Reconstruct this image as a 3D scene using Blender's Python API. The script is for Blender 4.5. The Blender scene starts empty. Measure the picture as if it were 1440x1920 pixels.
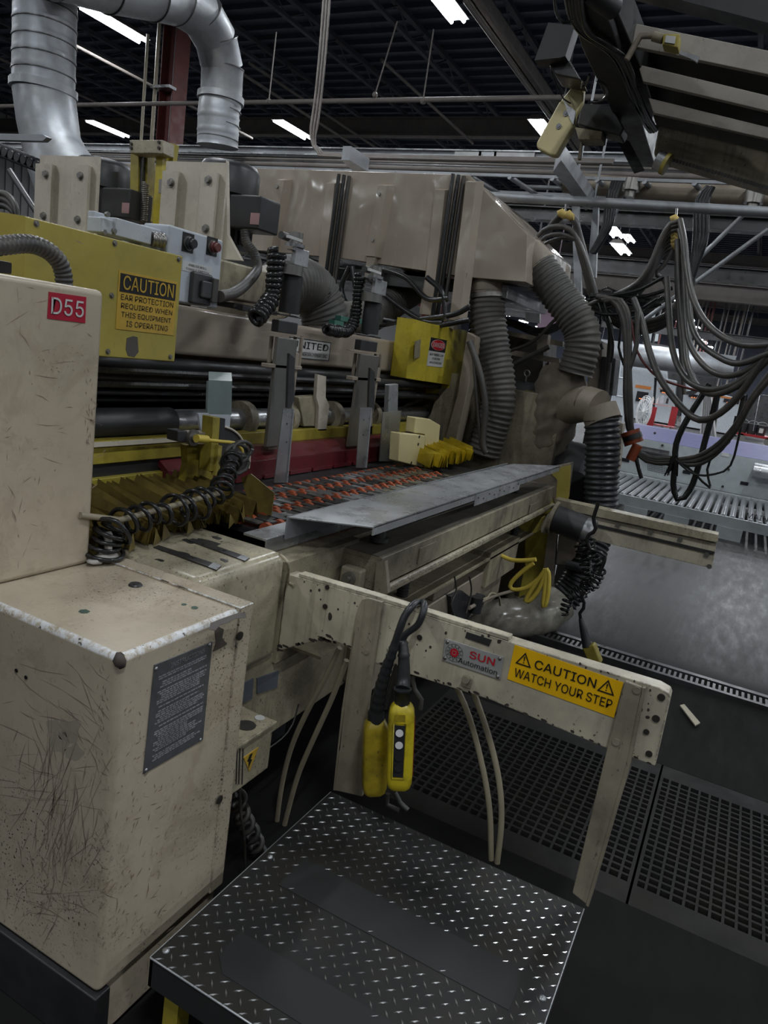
import bpy, math, random
from mathutils import Vector, Matrix
R = random.Random(11)
S = bpy.context.scene
COL = S.collection
pi = math.pi
# ------------------------------------------------------------------ camera
YAW, PITCH, ROLL, FPX, CH = math.radians(25.559), math.radians(-12.801), math.radians(8.491), 1347.2, 1.6
_f = Vector((math.cos(PITCH)*math.cos(YAW), math.cos(PITCH)*math.sin(YAW), math.sin(PITCH)))
_r0 = Vector((math.sin(YAW), -math.cos(YAW), 0)); _u0 = _r0.cross(_f)
_r = math.cos(ROLL)*_r0 + math.sin(ROLL)*_u0
_u = -math.sin(ROLL)*_r0 + math.cos(ROLL)*_u0
CAM = Vector((0, 0, CH))
cam = bpy.data.cameras.new('camera'); camo = bpy.data.objects.new('camera', cam); COL.objects.link(camo)
cam.sensor_fit = 'VERTICAL'; cam.sensor_height = 36; cam.lens = FPX/1920*36; cam.clip_end = 200
mt = Matrix((_r, _u, -_f)).transposed().to_4x4(); mt.translation = CAM
camo.matrix_world = mt
S.camera = camo
# ------------------------------------------------------------------ world, exposure
w = bpy.data.worlds.new('world'); S.world = w; w.use_nodes = True
w.node_tree.nodes['Background'].inputs[0].default_value = (.55, .6, .72, 1)
w.node_tree.nodes['Background'].inputs[1].default_value = .05
S.view_settings.view_transform = 'Standard'; S.view_settings.look = 'None'
S.view_settings.exposure = 0.0; S.view_settings.gamma = 1
LAMP_W = 56.0      # watts of every ceiling fixture near the machine
LAMP_COL = (.9, .95, 1.0)
TUBE_E = 14.0
def lamp(name, loc, sx, sy, watts, parent=None):
    l = bpy.data.lights.new(name, 'AREA'); l.shape = 'RECTANGLE'; l.size = sx; l.size_y = sy
    l.energy = watts; l.color = LAMP_COL
    o = bpy.data.objects.new(name, l); COL.objects.link(o); o.location = loc
    if parent: o.parent = parent
    return o

# ------------------------------------------------------------------ helpers
def U(px, py, X=None, Y=None, Z=None):
    """the point of a plane seen at that place of the photograph"""
    d = _f*FPX + _r*(px-720) - _u*(py-960)
    t = X/d.x if X is not None else (Y/d.y if Y is not None else (Z-CH)/d.z)
    return CAM + d*t
def V(*a): return Vector(a)
def rp(px, p): return px*((Vector(p)-CAM).dot(_f))/FPX      # real length of so many pixels at the point p
class MB:
    def __init__(s): s.v = []; s.f = []; s.sm = []
    def add(s, vs, fs, sm=False):
        b = len(s.v); s.v += [Vector(q) for q in vs]
        for f in fs: s.f.append([b+i for i in f]); s.sm.append(sm)
        return s
    def box(s, x0, x1, y0, y1, z0, z1):
        if x0 > x1: x0, x1 = x1, x0
        if y0 > y1: y0, y1 = y1, y0
        if z0 > z1: z0, z1 = z1, z0
        vs = [(x, y, z) for z in (z0, z1) for y in (y0, y1) for x in (x0, x1)]
        return s.add(vs, [(0,2,3,1), (4,5,7,6), (0,1,5,4), (2,6,7,3), (0,4,6,2), (1,3,7,5)])
    def prism(s, pts, vec, top=None):
        n = len(pts); pts = [Vector(p) for p in pts]; vec = Vector(vec)
        q = [p+vec for p in pts] if top is None else [Vector(t) for t in top]
        nrm = Vector((0,0,0))
        for i in range(n): nrm += pts[i].cross(pts[(i+1) % n])
        if nrm.dot(q[0]-pts[0]) > 0: pts = pts[::-1]; q = q[::-1]
        s.add(pts+q, [list(range(n)), list(range(2*n-1, n-1, -1))] + [(i, i+n, (i+1) % n+n, (i+1) % n) for i in range(n)])
        return s
    def BY(s, a, b, Y, d):          # box whose front face spans two opposite corners seen on the plane Y
        p, q = U(*a, Y=Y), U(*b, Y=Y); return s.box(p.x, q.x, Y, Y+d, p.z, q.z)
    def BX(s, a, b, X, d):
        p, q = U(*a, X=X), U(*b, X=X); return s.box(X, X+d, p.y, q.y, p.z, q.z)
    def BZ(s, a, b, Z, d):
        p, q = U(*a, Z=Z), U(*b, Z=Z); return s.box(p.x, q.x, p.y, q.y, Z-d, Z)
    def QY(s, tl, tr, bl, Y, d):    # box on the plane Y from three corners seen, top left, top right, bottom left
        a, b, c = U(*tl, Y=Y), U(*tr, Y=Y), U(*bl, Y=Y); return s.box((a.x+c.x)/2, b.x, Y, Y+d, c.z, (a.z+b.z)/2)
    def PY(s, pts, Y, d): return s.prism([U(*p, Y=Y) for p in pts], (0, d, 0))
    def PX(s, pts, X, d): return s.prism([U(*p, X=X) for p in pts], (d, 0, 0))
    def PZ(s, pts, Z, d): return s.prism([U(*p, Z=Z) for p in pts], (0, 0, -d))
    def sweep(s, pts, rad, n=10, caps=True, prof=None):
        pts = [Vector(p) for p in pts]; m = len(pts)
        if not hasattr(rad, '__len__'): rad = [rad]*m
        rings = []; T = (pts[1]-pts[0]).normalized()
        a = Vector((0,0,1)) if abs(T.z) < .9 else Vector((1,0,0))
        N = (a - T*a.dot(T)).normalized()
        for i in range(m):
            if i == 0: t = pts[1]-pts[0]
            elif i == m-1: t = pts[-1]-pts[-2]
            else: t = pts[i+1]-pts[i-1]
            t = t.normalized() if t.length > 1e-9 else T
            N = N - t*N.dot(t)
            N = N.normalized() if N.length > 1e-6 else t.orthogonal().normalized()
            B = t.cross(N); T = t
            rings.append([pts[i] + (N*math.cos(2*pi*k/n) + B*math.sin(2*pi*k/n))*rad[i] for k in range(n)])
        b = [p for r in rings for p in r]
        fs = [(i*n+k, i*n+(k+1) % n, (i+1)*n+(k+1) % n, (i+1)*n+k) for i in range(m-1) for k in range(n)]
        s.add(b, fs, n > 5)
        if caps:
            s.add(rings[0], [list(range(n-1, -1, -1))]); s.add(rings[-1], [list(range(n))])
        return s
    def cyl(s, p, q, r, r2=None, n=20): return s.sweep([p, q], [r, r if r2 is None else r2], n)
    def sph(s, c, r, n=12, sc=(1,1,1)):
        c = Vector(c); m = n//2; vs = []; fs = []
        for i in range(m+1):
            th = pi*i/m
            for k in range(n):
                ph = 2*pi*k/n
                vs.append(c + Vector((r*sc[0]*math.sin(th)*math.cos(ph), r*sc[1]*math.sin(th)*math.sin(ph), r*sc[2]*math.cos(th))))
        for i in range(m):
            for k in range(n): fs.append((i*n+k, (i+1)*n+k, (i+1)*n+(k+1) % n, i*n+(k+1) % n))
        return s.add(vs, fs, True)
    def build(s, name, mat, parent=None, bevel=0, kind=None, loc=None, segs=2, weld=False):
        off = Vector(WL.get(parent.name, (0,0,0))) if parent else (Vector(loc) if loc is not None else Vector((0,0,0)))
        me = bpy.data.meshes.new(name)
        me.from_pydata([tuple(v-off) for v in s.v], [], s.f); me.validate()
        if len(me.polygons) == len(s.sm): me.polygons.foreach_set('use_smooth', [bool(bevel) or x for x in s.sm])
        me.materials.append(mat); me.update()
        o = bpy.data.objects.new(name, me); COL.objects.link(o)
        if bevel:
            b = o.modifiers.new('bevel', 'BEVEL'); b.width = bevel; b.segments = segs; b.limit_method = 'ANGLE'
            b.angle_limit = math.radians(35); b.harden_normals = True
        if parent: o.parent = parent; WL[o.name] = off
        else: o.location = off; WL[o.name] = off
        if kind: o['kind'] = kind
        return o
WL = {}
def tag(o, label, cat, group=None, kind=None):
    o['label'] = label; o['category'] = cat
    if group: o['group'] = group
    if kind: o['kind'] = kind
    return o
def thing(name, label, cat, loc, group=None):
    o = bpy.data.objects.new(name, None); COL.objects.link(o); o.location = loc; o.empty_display_size = .05
    WL[o.name] = Vector(loc); return tag(o, label, cat, group)
def solo(name, mb, mat, label, cat, group=None, **k):
    xs = [v.x for v in mb.v]; ys = [v.y for v in mb.v]; zs = [v.z for v in mb.v]
    c = ((min(xs)+max(xs))/2, (min(ys)+max(ys))/2, min(zs))
    return tag(mb.build(name, mat, loc=c, **k), label, cat, group)
def struct(name, mb, mat, **k):
    o = mb.build(name, mat, **k); o['kind'] = 'structure'; return o
def copy_tree(o, delta=None, parent=None):
    c = o.copy(); COL.objects.link(c)
    if parent: c.parent = parent
    elif delta is not None: c.location = o.location + Vector(delta)
    for ch in list(o.children): copy_tree(ch, None, c)
    return c
def spline(pts, step):
    pts = [Vector(p) for p in pts]; P = [pts[0]*2-pts[1]] + pts + [pts[-1]*2-pts[-2]]; out = []
    for i in range(1, len(P)-2):
        a, b, c, d = P[i-1:i+3]; n = max(2, int((c-b).length/step))
        for k in range(n):
            t = k/n
            out.append(.5*((2*b)+(c-a)*t+(2*a-5*b+4*c-d)*t*t+(3*b-a-3*c+d)*t**3))
    out.append(pts[-1]); return out
def resample(pts, step):
    L = [0]
    for i in range(1, len(pts)): L.append(L[-1]+(pts[i]-pts[i-1]).length)
    n = max(2, int(L[-1]/step)); out = []; j = 0
    for k in range(n+1):
        s = L[-1]*k/n
        while j < len(L)-2 and L[j+1] < s: j += 1
        t = (s-L[j])/max(1e-9, L[j+1]-L[j]); out.append(pts[j].lerp(pts[j+1], min(1, max(0, t))))
    return out
def hose(pts, r, pitch=.02, amp=.006, n=20):
    p = resample(spline(pts, pitch), pitch/4)
    return MB().sweep(p, [r + amp*(math.sin(i*pi/2)) for i in range(len(p))], n)
def tube(pts, r, n=8, step=.03): return MB().sweep(resample(spline(pts, step), step), r, n)
def coil(pts, Rr, wr, pitch, n=6, jit=0, rows=14):
    p = resample(spline(pts, .02), pitch/rows); out = []
    T = (p[1]-p[0]).normalized(); N = T.orthogonal().normalized()
    for i, q in enumerate(p):
        t = (p[min(i+1, len(p)-1)]-p[max(i-1, 0)]).normalized(); N = (N-t*N.dot(t)).normalized(); B = t.cross(N)
        a = 2*pi*i/rows; rr = Rr*(1+jit*math.sin(i*.13)+jit*math.sin(i*.05+1))
        out.append(q + (N*math.cos(a)+B*math.sin(a))*rr)
    return MB().sweep(out, wr, n)
FONT = None
try:      # Blender's own bundled interface font; the built-in one serves if it is not there
    import os
    FONT = bpy.data.fonts.load(os.path.join(bpy.utils.system_resource('DATAFILES'), 'fonts', 'Inter.woff2'))
except Exception: FONT = None
def text(name, body, c, xd, up, wdt, hgt, mat, parent, bold=.0, lift=.0012, ls=1.0):
    cu = bpy.data.curves.new(name, 'FONT'); cu.body = body; cu.font = FONT or cu.font; cu.align_x = 'CENTER'; cu.extrude = 0
    cu.resolution_u = 3; cu.space_line = ls
    o = bpy.data.objects.new(name, cu); COL.objects.link(o)
    bpy.context.view_layer.update()
    dg = bpy.context.evaluated_depsgraph_get()
    me = bpy.data.meshes.new_from_object(o.evaluated_get(dg)); bpy.data.objects.remove(o)
    xs = [v.co.x for v in me.vertices]; ys = [v.co.y for v in me.vertices]
    x0, x1, y0, y1 = min(xs), max(xs), min(ys), max(ys)
    xd = Vector(xd).normalized(); up = Vector(up).normalized(); nn = xd.cross(up)
    off = WL[parent.name]
    for v in me.vertices:
        a = ((v.co.x-x0)/(x1-x0)-.5)*wdt; b = ((v.co.y-y0)/(y1-y0)-.5)*hgt
        v.co = Vector(c)+xd*a+up*b+nn*lift-off
    if bold:      # heavier strokes: the same outlines laid again a hair to each side
        d = hgt*min(bold, .035)*(.6 if chr(10) not in body else .2); vs = [v.co.copy() for v in me.vertices]; fs = [tuple(p.vertices) for p in me.polygons]; n0 = len(vs); V_ = []; F_ = []
        for k, (i, j) in enumerate(((-1,-1),(1,-1),(-1,1),(1,1))):
            V_ += [v+xd*d*i+up*d*j*.7+nn*(.00005*k) for v in vs]; F_ += [[a_+k*n0 for a_ in f] for f in fs]
        m2 = bpy.data.meshes.new(name); m2.from_pydata([tuple(v) for v in V_], [], F_); me = m2
    me.materials.clear(); me.materials.append(mat)
    ob = bpy.data.objects.new(name, me); COL.objects.link(ob); ob.parent = parent; WL[ob.name] = off
    return ob
def bolt(c, ax, r, h):
    c = Vector(c); ax = Vector(ax).normalized()
    return MB().sweep([c, c+ax*h], [r, r*.92], 6).sweep([c-ax*.0, c+ax*h*.25], [r*1.35, r*1.35], 12)

# ------------------------------------------------------------------ materials
def col(c): return (c[0], c[1], c[2], 1)
def S2L(r, g, b):
    f = lambda c: (c/255/12.92) if c/255 <= .04045 else ((c/255+.055)/1.055)**2.4
    return (f(r), f(g), f(b))
class NT:
    def __init__(s, name):
        s.m = bpy.data.materials.new(name); s.m.use_nodes = True; s.t = s.m.node_tree; s.b = s.t.nodes['Principled BSDF']
        g = s.t.nodes.new('ShaderNodeNewGeometry'); s.pos = g.outputs['Position']; s.nrm = g.outputs['Normal']
    def L(s, a, b): s.t.links.new(a, b)
    def scl(s, v, k, rot=None):
        if rot:
            q = s.t.nodes.new('ShaderNodeMapping'); s.L(v, q.inputs[0]); q.inputs['Rotation'].default_value = rot; v = q.outputs[0]
        n = s.t.nodes.new('ShaderNodeMapping'); s.L(v, n.inputs[0]); n.inputs['Scale'].default_value = k
        return n.outputs[0]
    def noise(s, v, sc, det=4, ro=.6, dist=0):
        n = s.t.nodes.new('ShaderNodeTexNoise'); s.L(v, n.inputs['Vector']); n.inputs['Scale'].default_value = sc
        n.inputs['Detail'].default_value = det; n.inputs['Roughness'].default_value = ro; n.inputs['Distortion'].default_value = dist
        return n.outputs[0]
    def rng(s, f, lo, hi, a=0., b=1.):
        n = s.t.nodes.new('ShaderNodeMapRange'); s.L(f, n.inputs[0])
        for i, x in enumerate((lo, hi, a, b)): n.inputs[1+i].default_value = x
        return n.outputs[0]
    def mul(s, a, b, op='MULTIPLY'):
        n = s.t.nodes.new('ShaderNodeMath'); n.operation = op; n.use_clamp = True
        for i, x in enumerate((a, b)):
            if isinstance(x, (int, float)): n.inputs[i].default_value = x
            else: s.L(x, n.inputs[i])
        return n.outputs[0]
    def mix(s, f, a, b):
        n = s.t.nodes.new('ShaderNodeMix'); n.data_type = 'RGBA'
        if isinstance(f, (int, float)): n.inputs[0].default_value = f
        else: s.L(f, n.inputs[0])
        for i, x in ((6, a), (7, b)):
            if isinstance(x, tuple): n.inputs[i].default_value = col(x)
            else: s.L(x, n.inputs[i])
        return n.outputs[2]
    def bump(s, h, st, d=.002):
        n = s.t.nodes.new('ShaderNodeBump'); s.L(h, n.inputs['Height']); n.inputs['Strength'].default_value = st
        n.inputs['Distance'].default_value = d; s.L(n.outputs[0], s.b.inputs['Normal'])
    def edge(s, r=.012):
        n = s.t.nodes.new('ShaderNodeBevel'); n.samples = 4; n.inputs[0].default_value = r
        d = s.t.nodes.new('ShaderNodeVectorMath'); d.operation = 'DOT_PRODUCT'; s.L(n.outputs[0], d.inputs[0]); s.L(s.nrm, d.inputs[1])
        return s.rng(d.outputs['Value'], .985, .85)
def paint(name, base, rough=.45, dirt=.5, chips=.3, dirtc=(.035,.03,.022), chipc=(.03,.026,.022), metal=0, scratch=0, edge=False, streak=0, dsc=2.5, spec=.5, stain=0, wear_shine=0, specks=0, coat=0, dent=0):
    n = NT(name); P = n.pos
    d = n.noise(P, dsc, 6, .65)
    c = n.mix(n.mul(n.rng(d, .42, .75), dirt), base, dirtc)
    c = n.mix(n.mul(n.rng(n.noise(P, 14, 5, .7), .5, .8), dirt*.55), c, dirtc)
    if streak:
        st = n.noise(n.scl(P, (38, 38, 2.2)), 1, 4, .6)
        c = n.mix(n.mul(n.mul(n.rng(st, .5, .72), n.rng(n.noise(P, 3, 2), .4, .6)), streak), c, dirtc)
    if stain:
        c = n.mix(n.mul(n.rng(n.noise(P, 5.5, 7, .75, .6), .52, .60), stain), c, (base[0]*.55, base[1]*.5, base[2]*.45))
    if scratch:
        for rot, k in (((.45, .45, 0), (42, 42, 2.6)), ((-.3, -.3, 0), (50, 50, 3.2)), ((1.25, 1.25, 0), (46, 46, 3.5)), ((.8, -.8, 0), (40, 40, 3))):
            a = n.noise(n.scl(P, k, rot), 1, 1, .4)
            l = n.t.nodes.new('ShaderNodeMath'); l.operation = 'ABSOLUTE'; l2 = n.t.nodes.new('ShaderNodeMath'); l2.operation = 'SUBTRACT'; n.L(a, l2.inputs[0]); l2.inputs[1].default_value = .5; n.L(l2.outputs[0], l.inputs[0])
            c = n.mix(n.mul(n.mul(n.rng(l.outputs[0], .017, .006), n.rng(n.noise(n.scl(P,(1,1,1),rot), 6.3, 3, .6), .52, .58)), scratch), c, (base[0]*.36, base[1]*.29, base[2]*.24))
    if chips:
        a = n.noise(n.scl(P, (1, 1, .6)), 75, 3, .6)
        m = n.mul(n.rng(a, .66, .675), n.rng(n.noise(P, 4, 3), .40, .62))
        c = n.mix(n.mul(m, min(1, chips*1.6)), c, chipc)
        a2 = n.noise(P, 22, 5, .7); c = n.mix(n.mul(n.rng(a2, .735, .745), chips), c, chipc)
    if specks:
        a = n.noise(P, 160, 2, .5); c = n.mix(n.mul(n.rng(a, .63, .66), n.rng(n.noise(P, 2.6, 3), .45, .6)), c, (.06,.05,.035))
    if wear_shine:      # primer rubbed bare along the rounded top edge, its bright highlight painted in
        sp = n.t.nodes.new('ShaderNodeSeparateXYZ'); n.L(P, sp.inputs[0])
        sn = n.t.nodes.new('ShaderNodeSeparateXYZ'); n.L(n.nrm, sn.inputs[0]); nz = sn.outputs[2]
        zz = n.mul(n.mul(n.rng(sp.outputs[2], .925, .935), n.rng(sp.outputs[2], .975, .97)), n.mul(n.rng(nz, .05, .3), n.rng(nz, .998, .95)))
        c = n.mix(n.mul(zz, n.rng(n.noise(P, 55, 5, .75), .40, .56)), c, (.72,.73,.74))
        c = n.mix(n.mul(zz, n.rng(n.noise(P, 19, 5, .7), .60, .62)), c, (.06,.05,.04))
    if edge:
        e = n.edge(); em = n.mul(e, n.rng(n.noise(P, 26, 5, .75), .5, .53)); c = n.mix(em, c, chipc)
    n.L(c, n.b.inputs['Base Color'])
    n.L(n.rng(n.noise(P, 9, 4), .3, .7, max(.05, rough-.12), min(1, rough+.15)), n.b.inputs['Roughness'])
    n.b.inputs['Metallic'].default_value = metal; n.b.inputs['Specular IOR Level'].default_value = spec
    if dent: n.bump(n.noise(P, 1.7, 1), 1.0, dent)
    else: n.bump(n.noise(P, 60, 3), .12, .001)
    return n.m
def plain(name, base, rough=.5, metal=0, em=None, es=0, trans=0):
    n = NT(name); n.b.inputs['Base Color'].default_value = col(base); n.b.inputs['Roughness'].default_value = rough
    n.b.inputs['Metallic'].default_value = metal
    if em: n.b.inputs['Emission Color'].default_value = col(em); n.b.inputs['Emission Strength'].default_value = es
    if trans: n.b.inputs['Alpha'].default_value = 1-trans
    else:
        v = n.noise(n.pos, 11, 4); n.L(n.mix(n.rng(v, .35, .75, 0, .35), base, tuple(x*.5 for x in base)), n.b.inputs['Base Color'])
    return n.m
BE = (.36, .315, .235)
M_ped = paint('worn cream paint', (.47,.40,.30), .34, .4, .18, scratch=0, edge=True, dirtc=(.16,.14,.10), stain=.35, wear_shine=1, specks=1)
M_cab = paint('cream cabinet paint', (.47,.40,.30), .34, .4, .06, scratch=0, edge=True, dirtc=(.16,.14,.10), stain=.3)
M_be = paint('cream machine paint', (.42,.37,.26), .33, .75, .9, streak=.6, edge=True, specks=1)
M_arm = paint('chipped cream paint', (.50,.45,.34), .45, .55, 1.0, streak=.4, edge=True)
M_post = paint('dirty beige paint', (.30,.26,.19), .5, .8, .5, streak=.4, edge=False)
M_dark = paint('oily dirty cream paint', (.31,.27,.185), .5, .95, .8, streak=.7, specks=1)
M_dust = paint('dusty beige paint', (.25,.21,.16), .55, .6, .1)
M_hood = paint('glossy tan paint', (.33,.28,.225), .15, .2, .0, dirtc=(.18,.15,.12), dent=.07)
M_panel = paint('light tan paint', (.50,.455,.37), .27, .3, .2, dirtc=(.12,.1,.08))
M_yel = paint('yellow paint', (.36,.295,.06), .4, .45, .15, dirtc=(.13,.10,.02))
M_yelf = paint('grimy yellow paint', (.36,.29,.04), .4, .9, .35, dirtc=(.05,.042,.012))
M_yelb = paint('bright yellow paint', (.48,.385,.03), .4, .6, .3, dirtc=(.10,.08,.01))
M_pend = paint('smeared yellow plastic', (.62,.49,.02), .35, .85, .35, dirtc=(.05,.04,.008), dsc=7)
M_pend2 = paint('grease soaked yellow plastic', (.40,.30,.02), .35, 1.0, .9, dirtc=(.03,.025,.006), dsc=9)
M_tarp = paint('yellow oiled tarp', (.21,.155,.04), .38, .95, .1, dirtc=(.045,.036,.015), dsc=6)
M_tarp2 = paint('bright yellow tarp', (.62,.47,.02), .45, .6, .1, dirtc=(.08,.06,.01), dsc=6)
M_red = paint('dark red paint', (.105,.010,.016), .35, .4, .05)
M_redk = plain('cart red', (.32,.015,.02), .4)
M_redc = paint('dark red column paint', (.12,.022,.02), .5, .4, .1)
M_grey = paint('light grey enamel', (.42,.45,.49), .4, .35, .1, dirtc=(.12,.12,.12))
M_blk = paint('black iron', (.018,.018,.02), .45, .3, 0, dirtc=(.05,.045,.04))
M_rub = paint('black rubber', (.02,.022,.024), .4, .3, 0, dirtc=(.055,.05,.045))
M_rubd = paint('dusty rubber hose', (.06,.058,.052), .6, .7, 0, dirtc=(.13,.115,.09))
M_steel = paint('brushed steel', (.42,.43,.44), .30, .15, .0, metal=.85, dirtc=(.2,.2,.2))
M_alu = paint('scuffed aluminium', (.34,.35,.36), .30, .5, .0, metal=.5, dirtc=(.62,.63,.64), dsc=3.5)
M_roll = plain('roller steel', (.42,.43,.45), .28, .8)
M_galv = paint('galvanized sheet', (.30,.315,.335), .50, .6, .0, metal=.6, dirtc=(.16,.15,.13), dsc=3)
M_dst = paint('dark steel', (.09,.09,.092), .35, .5, 0, metal=.7)
M_xb = paint('dusty grey beam paint', (.30,.275,.235), .5, .6, .3, dirtc=(.08,.07,.055))
M_plate = paint('dark tread plate', (.02,.02,.02), .5, .8, 0, metal=0, spec=.2, dirtc=(.03,.026,.02), dsc=5)
M_lug = paint('polished tread lug', (.62,.62,.62), .25, .4, 0, metal=.9, dsc=6)
M_tape = plain('grip tape', (.013,.013,.013), .75)
M_bolt = plain('bolt steel', (.28,.27,.25), .35, .8)
M_boltb = plain('dark bolt', (.05,.045,.04), .45, .5)
M_orange = plain('orange rubber', (.36,.075,.025), .6)
M_cy = plain('yellow cable', (.55,.42,.06), .5)
M_hosec = plain('cream hose', (.30,.26,.18), .5)
M_cable = paint('grey cable jacket', (.036,.035,.033), .45, .5, 0, dirtc=(.12,.10,.08), dsc=8)
M_cableb = plain('black cable', (.016,.016,.016), .22)
M_clamp = plain('yellow sling', (.42,.31,.09), .8)
M_deck = paint('painted roof deck', (.075,.085,.12), .6, .3, 0, dirtc=(.03,.03,.04))
M_joist = plain('joist steel', (.07,.07,.085), .6, .2)
M_gird = paint('tan girder', (.16,.14,.125), .6, .4, 0)
M_white = plain('white', (.6,.6,.58), .5)
M_sticker = plain('white label', (.5,.5,.48), .5)
M_black = plain('black ink', (.008,.008,.008), .5)
M_redl = plain('red label', (.36,.012,.03), .35)
M_redi = plain('red ink', (.45,.01,.02), .4)
M_sun = paint('nameplate aluminium', (.42,.42,.41), .4, .35, .05, metal=.3)
M_cau = plain('caution yellow', (.80,.45,.005), .4)
M_caud = paint('aged sign yellow', (.52,.33,.035), .45, .4, .1)
M_inst = paint('worn etched plate', (.20,.205,.215), .35, .6, 0, metal=.6, dirtc=(.05,.05,.055), dsc=9)
M_insl = paint('etched plate lettering', (.42,.43,.45), .4, .5, 0, metal=.5, dsc=9)
M_green = plain('green terminal', (.05,.16,.12), .5)
M_cloth = paint('dusty brown cloth', (.20,.17,.13), .85, .5, 0, dsc=6)
M_pvc = paint('smoky clear pvc', (.30,.28,.23), .22, .9, .1, dirtc=(.07,.06,.045), dsc=6)
M_tube = plain('lamp tube', (1,1,1), .5, em=(.88,.95,1.0), es=TUBE_E)
M_ltw = plain('lamp reflector', (.8,.8,.8), .4)
M_wm = plain('machine white', (.36,.39,.40), .4)
M_wm2 = plain('press white', (.50,.53,.56), .4)
M_pur = plain('purple belt', (.13,.125,.26), .6)
M_org = plain('orange stripe', (.6,.2,.04), .5)
M_scr = plain('dark screen', (.01,.01,.015), .3)
M_led = plain('orange led', (.9,.3,.1), .4, em=(1,.25,.05), es=1.5)
M_crm = paint('cream yellow urethane', (.62,.54,.28), .4, .25, .15, dirtc=(.25,.2,.1))
M_teal = plain('grey green polycarbonate', (.16,.20,.19), .3)
M_plast = plain('plastic sheeting', (.6,.6,.6), .3)
M_rag = plain('white caulk', (.45,.43,.40), .9)
def floor_mat():
    n = NT('oil stained concrete'); P = n.pos
    a = n.noise(P, .7, 6, .6); b = n.noise(n.scl(P, (1, 5, 1)), 3, 5, .65); g = n.noise(P, 30, 4)
    c = n.mix(n.rng(a, .35, .65), (.014,.014,.0135), (.044,.042,.040))
    c = n.mix(n.mul(n.rng(b, .45, .75), .6), c, (.085,.082,.077))
    c = n.mix(n.mul(n.rng(g, .6, .72), .5), c, (.02,.019,.018))
    # the floor near the machine is soaked with oil
    sp = n.t.nodes.new('ShaderNodeSeparateXYZ'); n.L(P, sp.inputs[0])
    near = n.rng(n.mul(sp.outputs[0], n.mul(a, .0), 'ADD'), 0, 1)
    vm = n.t.nodes.new('ShaderNodeMath'); vm.operation = 'ADD'; n.L(sp.outputs[0], vm.inputs[0]); n.L(n.rng(b, 0, 1, -.3, .3), vm.inputs[1])
    c = n.mix(n.rng(vm.outputs[0], 4.25, 7.5), (.012,.0117,.011), c)
    ro = n.mul(n.rng(vm.outputs[0], 4.2, 4.6, .32, 0), n.rng(b, .3, .7, .36, .60), 'ADD')
    n.L(c, n.b.inputs['Base Color'])
    n.L(ro, n.b.inputs['Roughness']); n.b.inputs['Specular IOR Level'].default_value = .5; n.L(n.rng(vm.outputs[0], 4.25, 6.5, .05, .36), n.b.inputs['Specular IOR Level']); n.bump(g, .15, .002)
    return n.m
M_floor = floor_mat()
M_gratm = paint('black grating', (.018,.0175,.017), .7, .4, 0, spec=.12)
def corr_mat():
    n = NT('corrugated siding paint'); n.b.inputs['Base Color'].default_value = (.22,.22,.22,1); n.b.inputs['Roughness'].default_value = .5
    return n.m
M_side = corr_mat()
nX, nY, nZ = V(-1,0,0), V(0,-1,0), V(0,0,1)

# ================================================================== the hall
struct('floor', MB().box(-24,2.2,-16,26,-.2,0).box(3.2,60,-16,26,-.2,0).box(2.2,3.2,1.02,26,-.2,0).box(2.2,3.2,-16,-.95,-.2,0), M_floor)
struct('trim_1', MB().box(2.2,3.2,-.95,1.02,-.2,-.06), plain('black pit', (.004,.004,.004), .9))
struct('ceiling', MB().box(-24, 60, -16, 26, 7.4, 7.6), M_deck)
d = MB()
x = -23.0
while x < 60:
    d.box(x, x+.07, -16, 26, 7.31, 7.4); x += .42
struct('trim_30', d, M_deck)
wl = MB(); wl.box(-24, 60, 24, 24.1, 0, 7.4)
x = -4
while x < 30: wl.box(x, x+.12, 23.95, 24, 0, 7.4); x += .3
struct('wall_left', wl, M_side)
struct('wall_back', MB().box(60, 60.1, -16, 26, 0, 7.4), M_deck)
struct('wall_right', MB().box(-24, 60, -16.1, -16, 0, 7.4), M_deck)
struct('wall_near', MB().box(-24.1, -24, -16, 26, 0, 7.4), M_deck)
# girders along Y, joists along X
k = 0
for gx in (9.0, 16.5, 24, 31.5, 39, 46.5, 54):
    g = MB().box(gx-.12, gx+.12, -16, 24, 6.50, 6.53).box(gx-.012, gx+.012, -16, 24, 6.53, 6.88).box(gx-.12, gx+.12, -16, 24, 6.88, 6.91)
    k += 1; struct('trim_%d' % (k+1), g, M_gird)
j0 = MB()
L0, L1 = -5, 58
j0.box(L0, L1, -.05, .05, 7.22, 7.3).box(L0, L1, -.04, .04, 6.92, 6.98)
x = L0
while x < L1-1:
    j0.sweep([V(x,0,6.95), V(x+.55,0,7.25)], .016, 4).sweep([V(x+.55,0,7.25), V(x+1.1,0,6.95)], .016, 4); x += 1.1
y = -14.0; jo = None; k = 0
while y < 24:
    if jo is None:
        jo = j0.build('open_web_joist', M_joist, loc=(0,0,0)); o = jo; o.location.y = y
    else:
        o = jo.copy(); COL.objects.link(o); o.location.y = y
    k += 1; o['kind'] = 'structure'; o.name = 'trim_%d' % (k+10); y += 1.9
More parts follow.
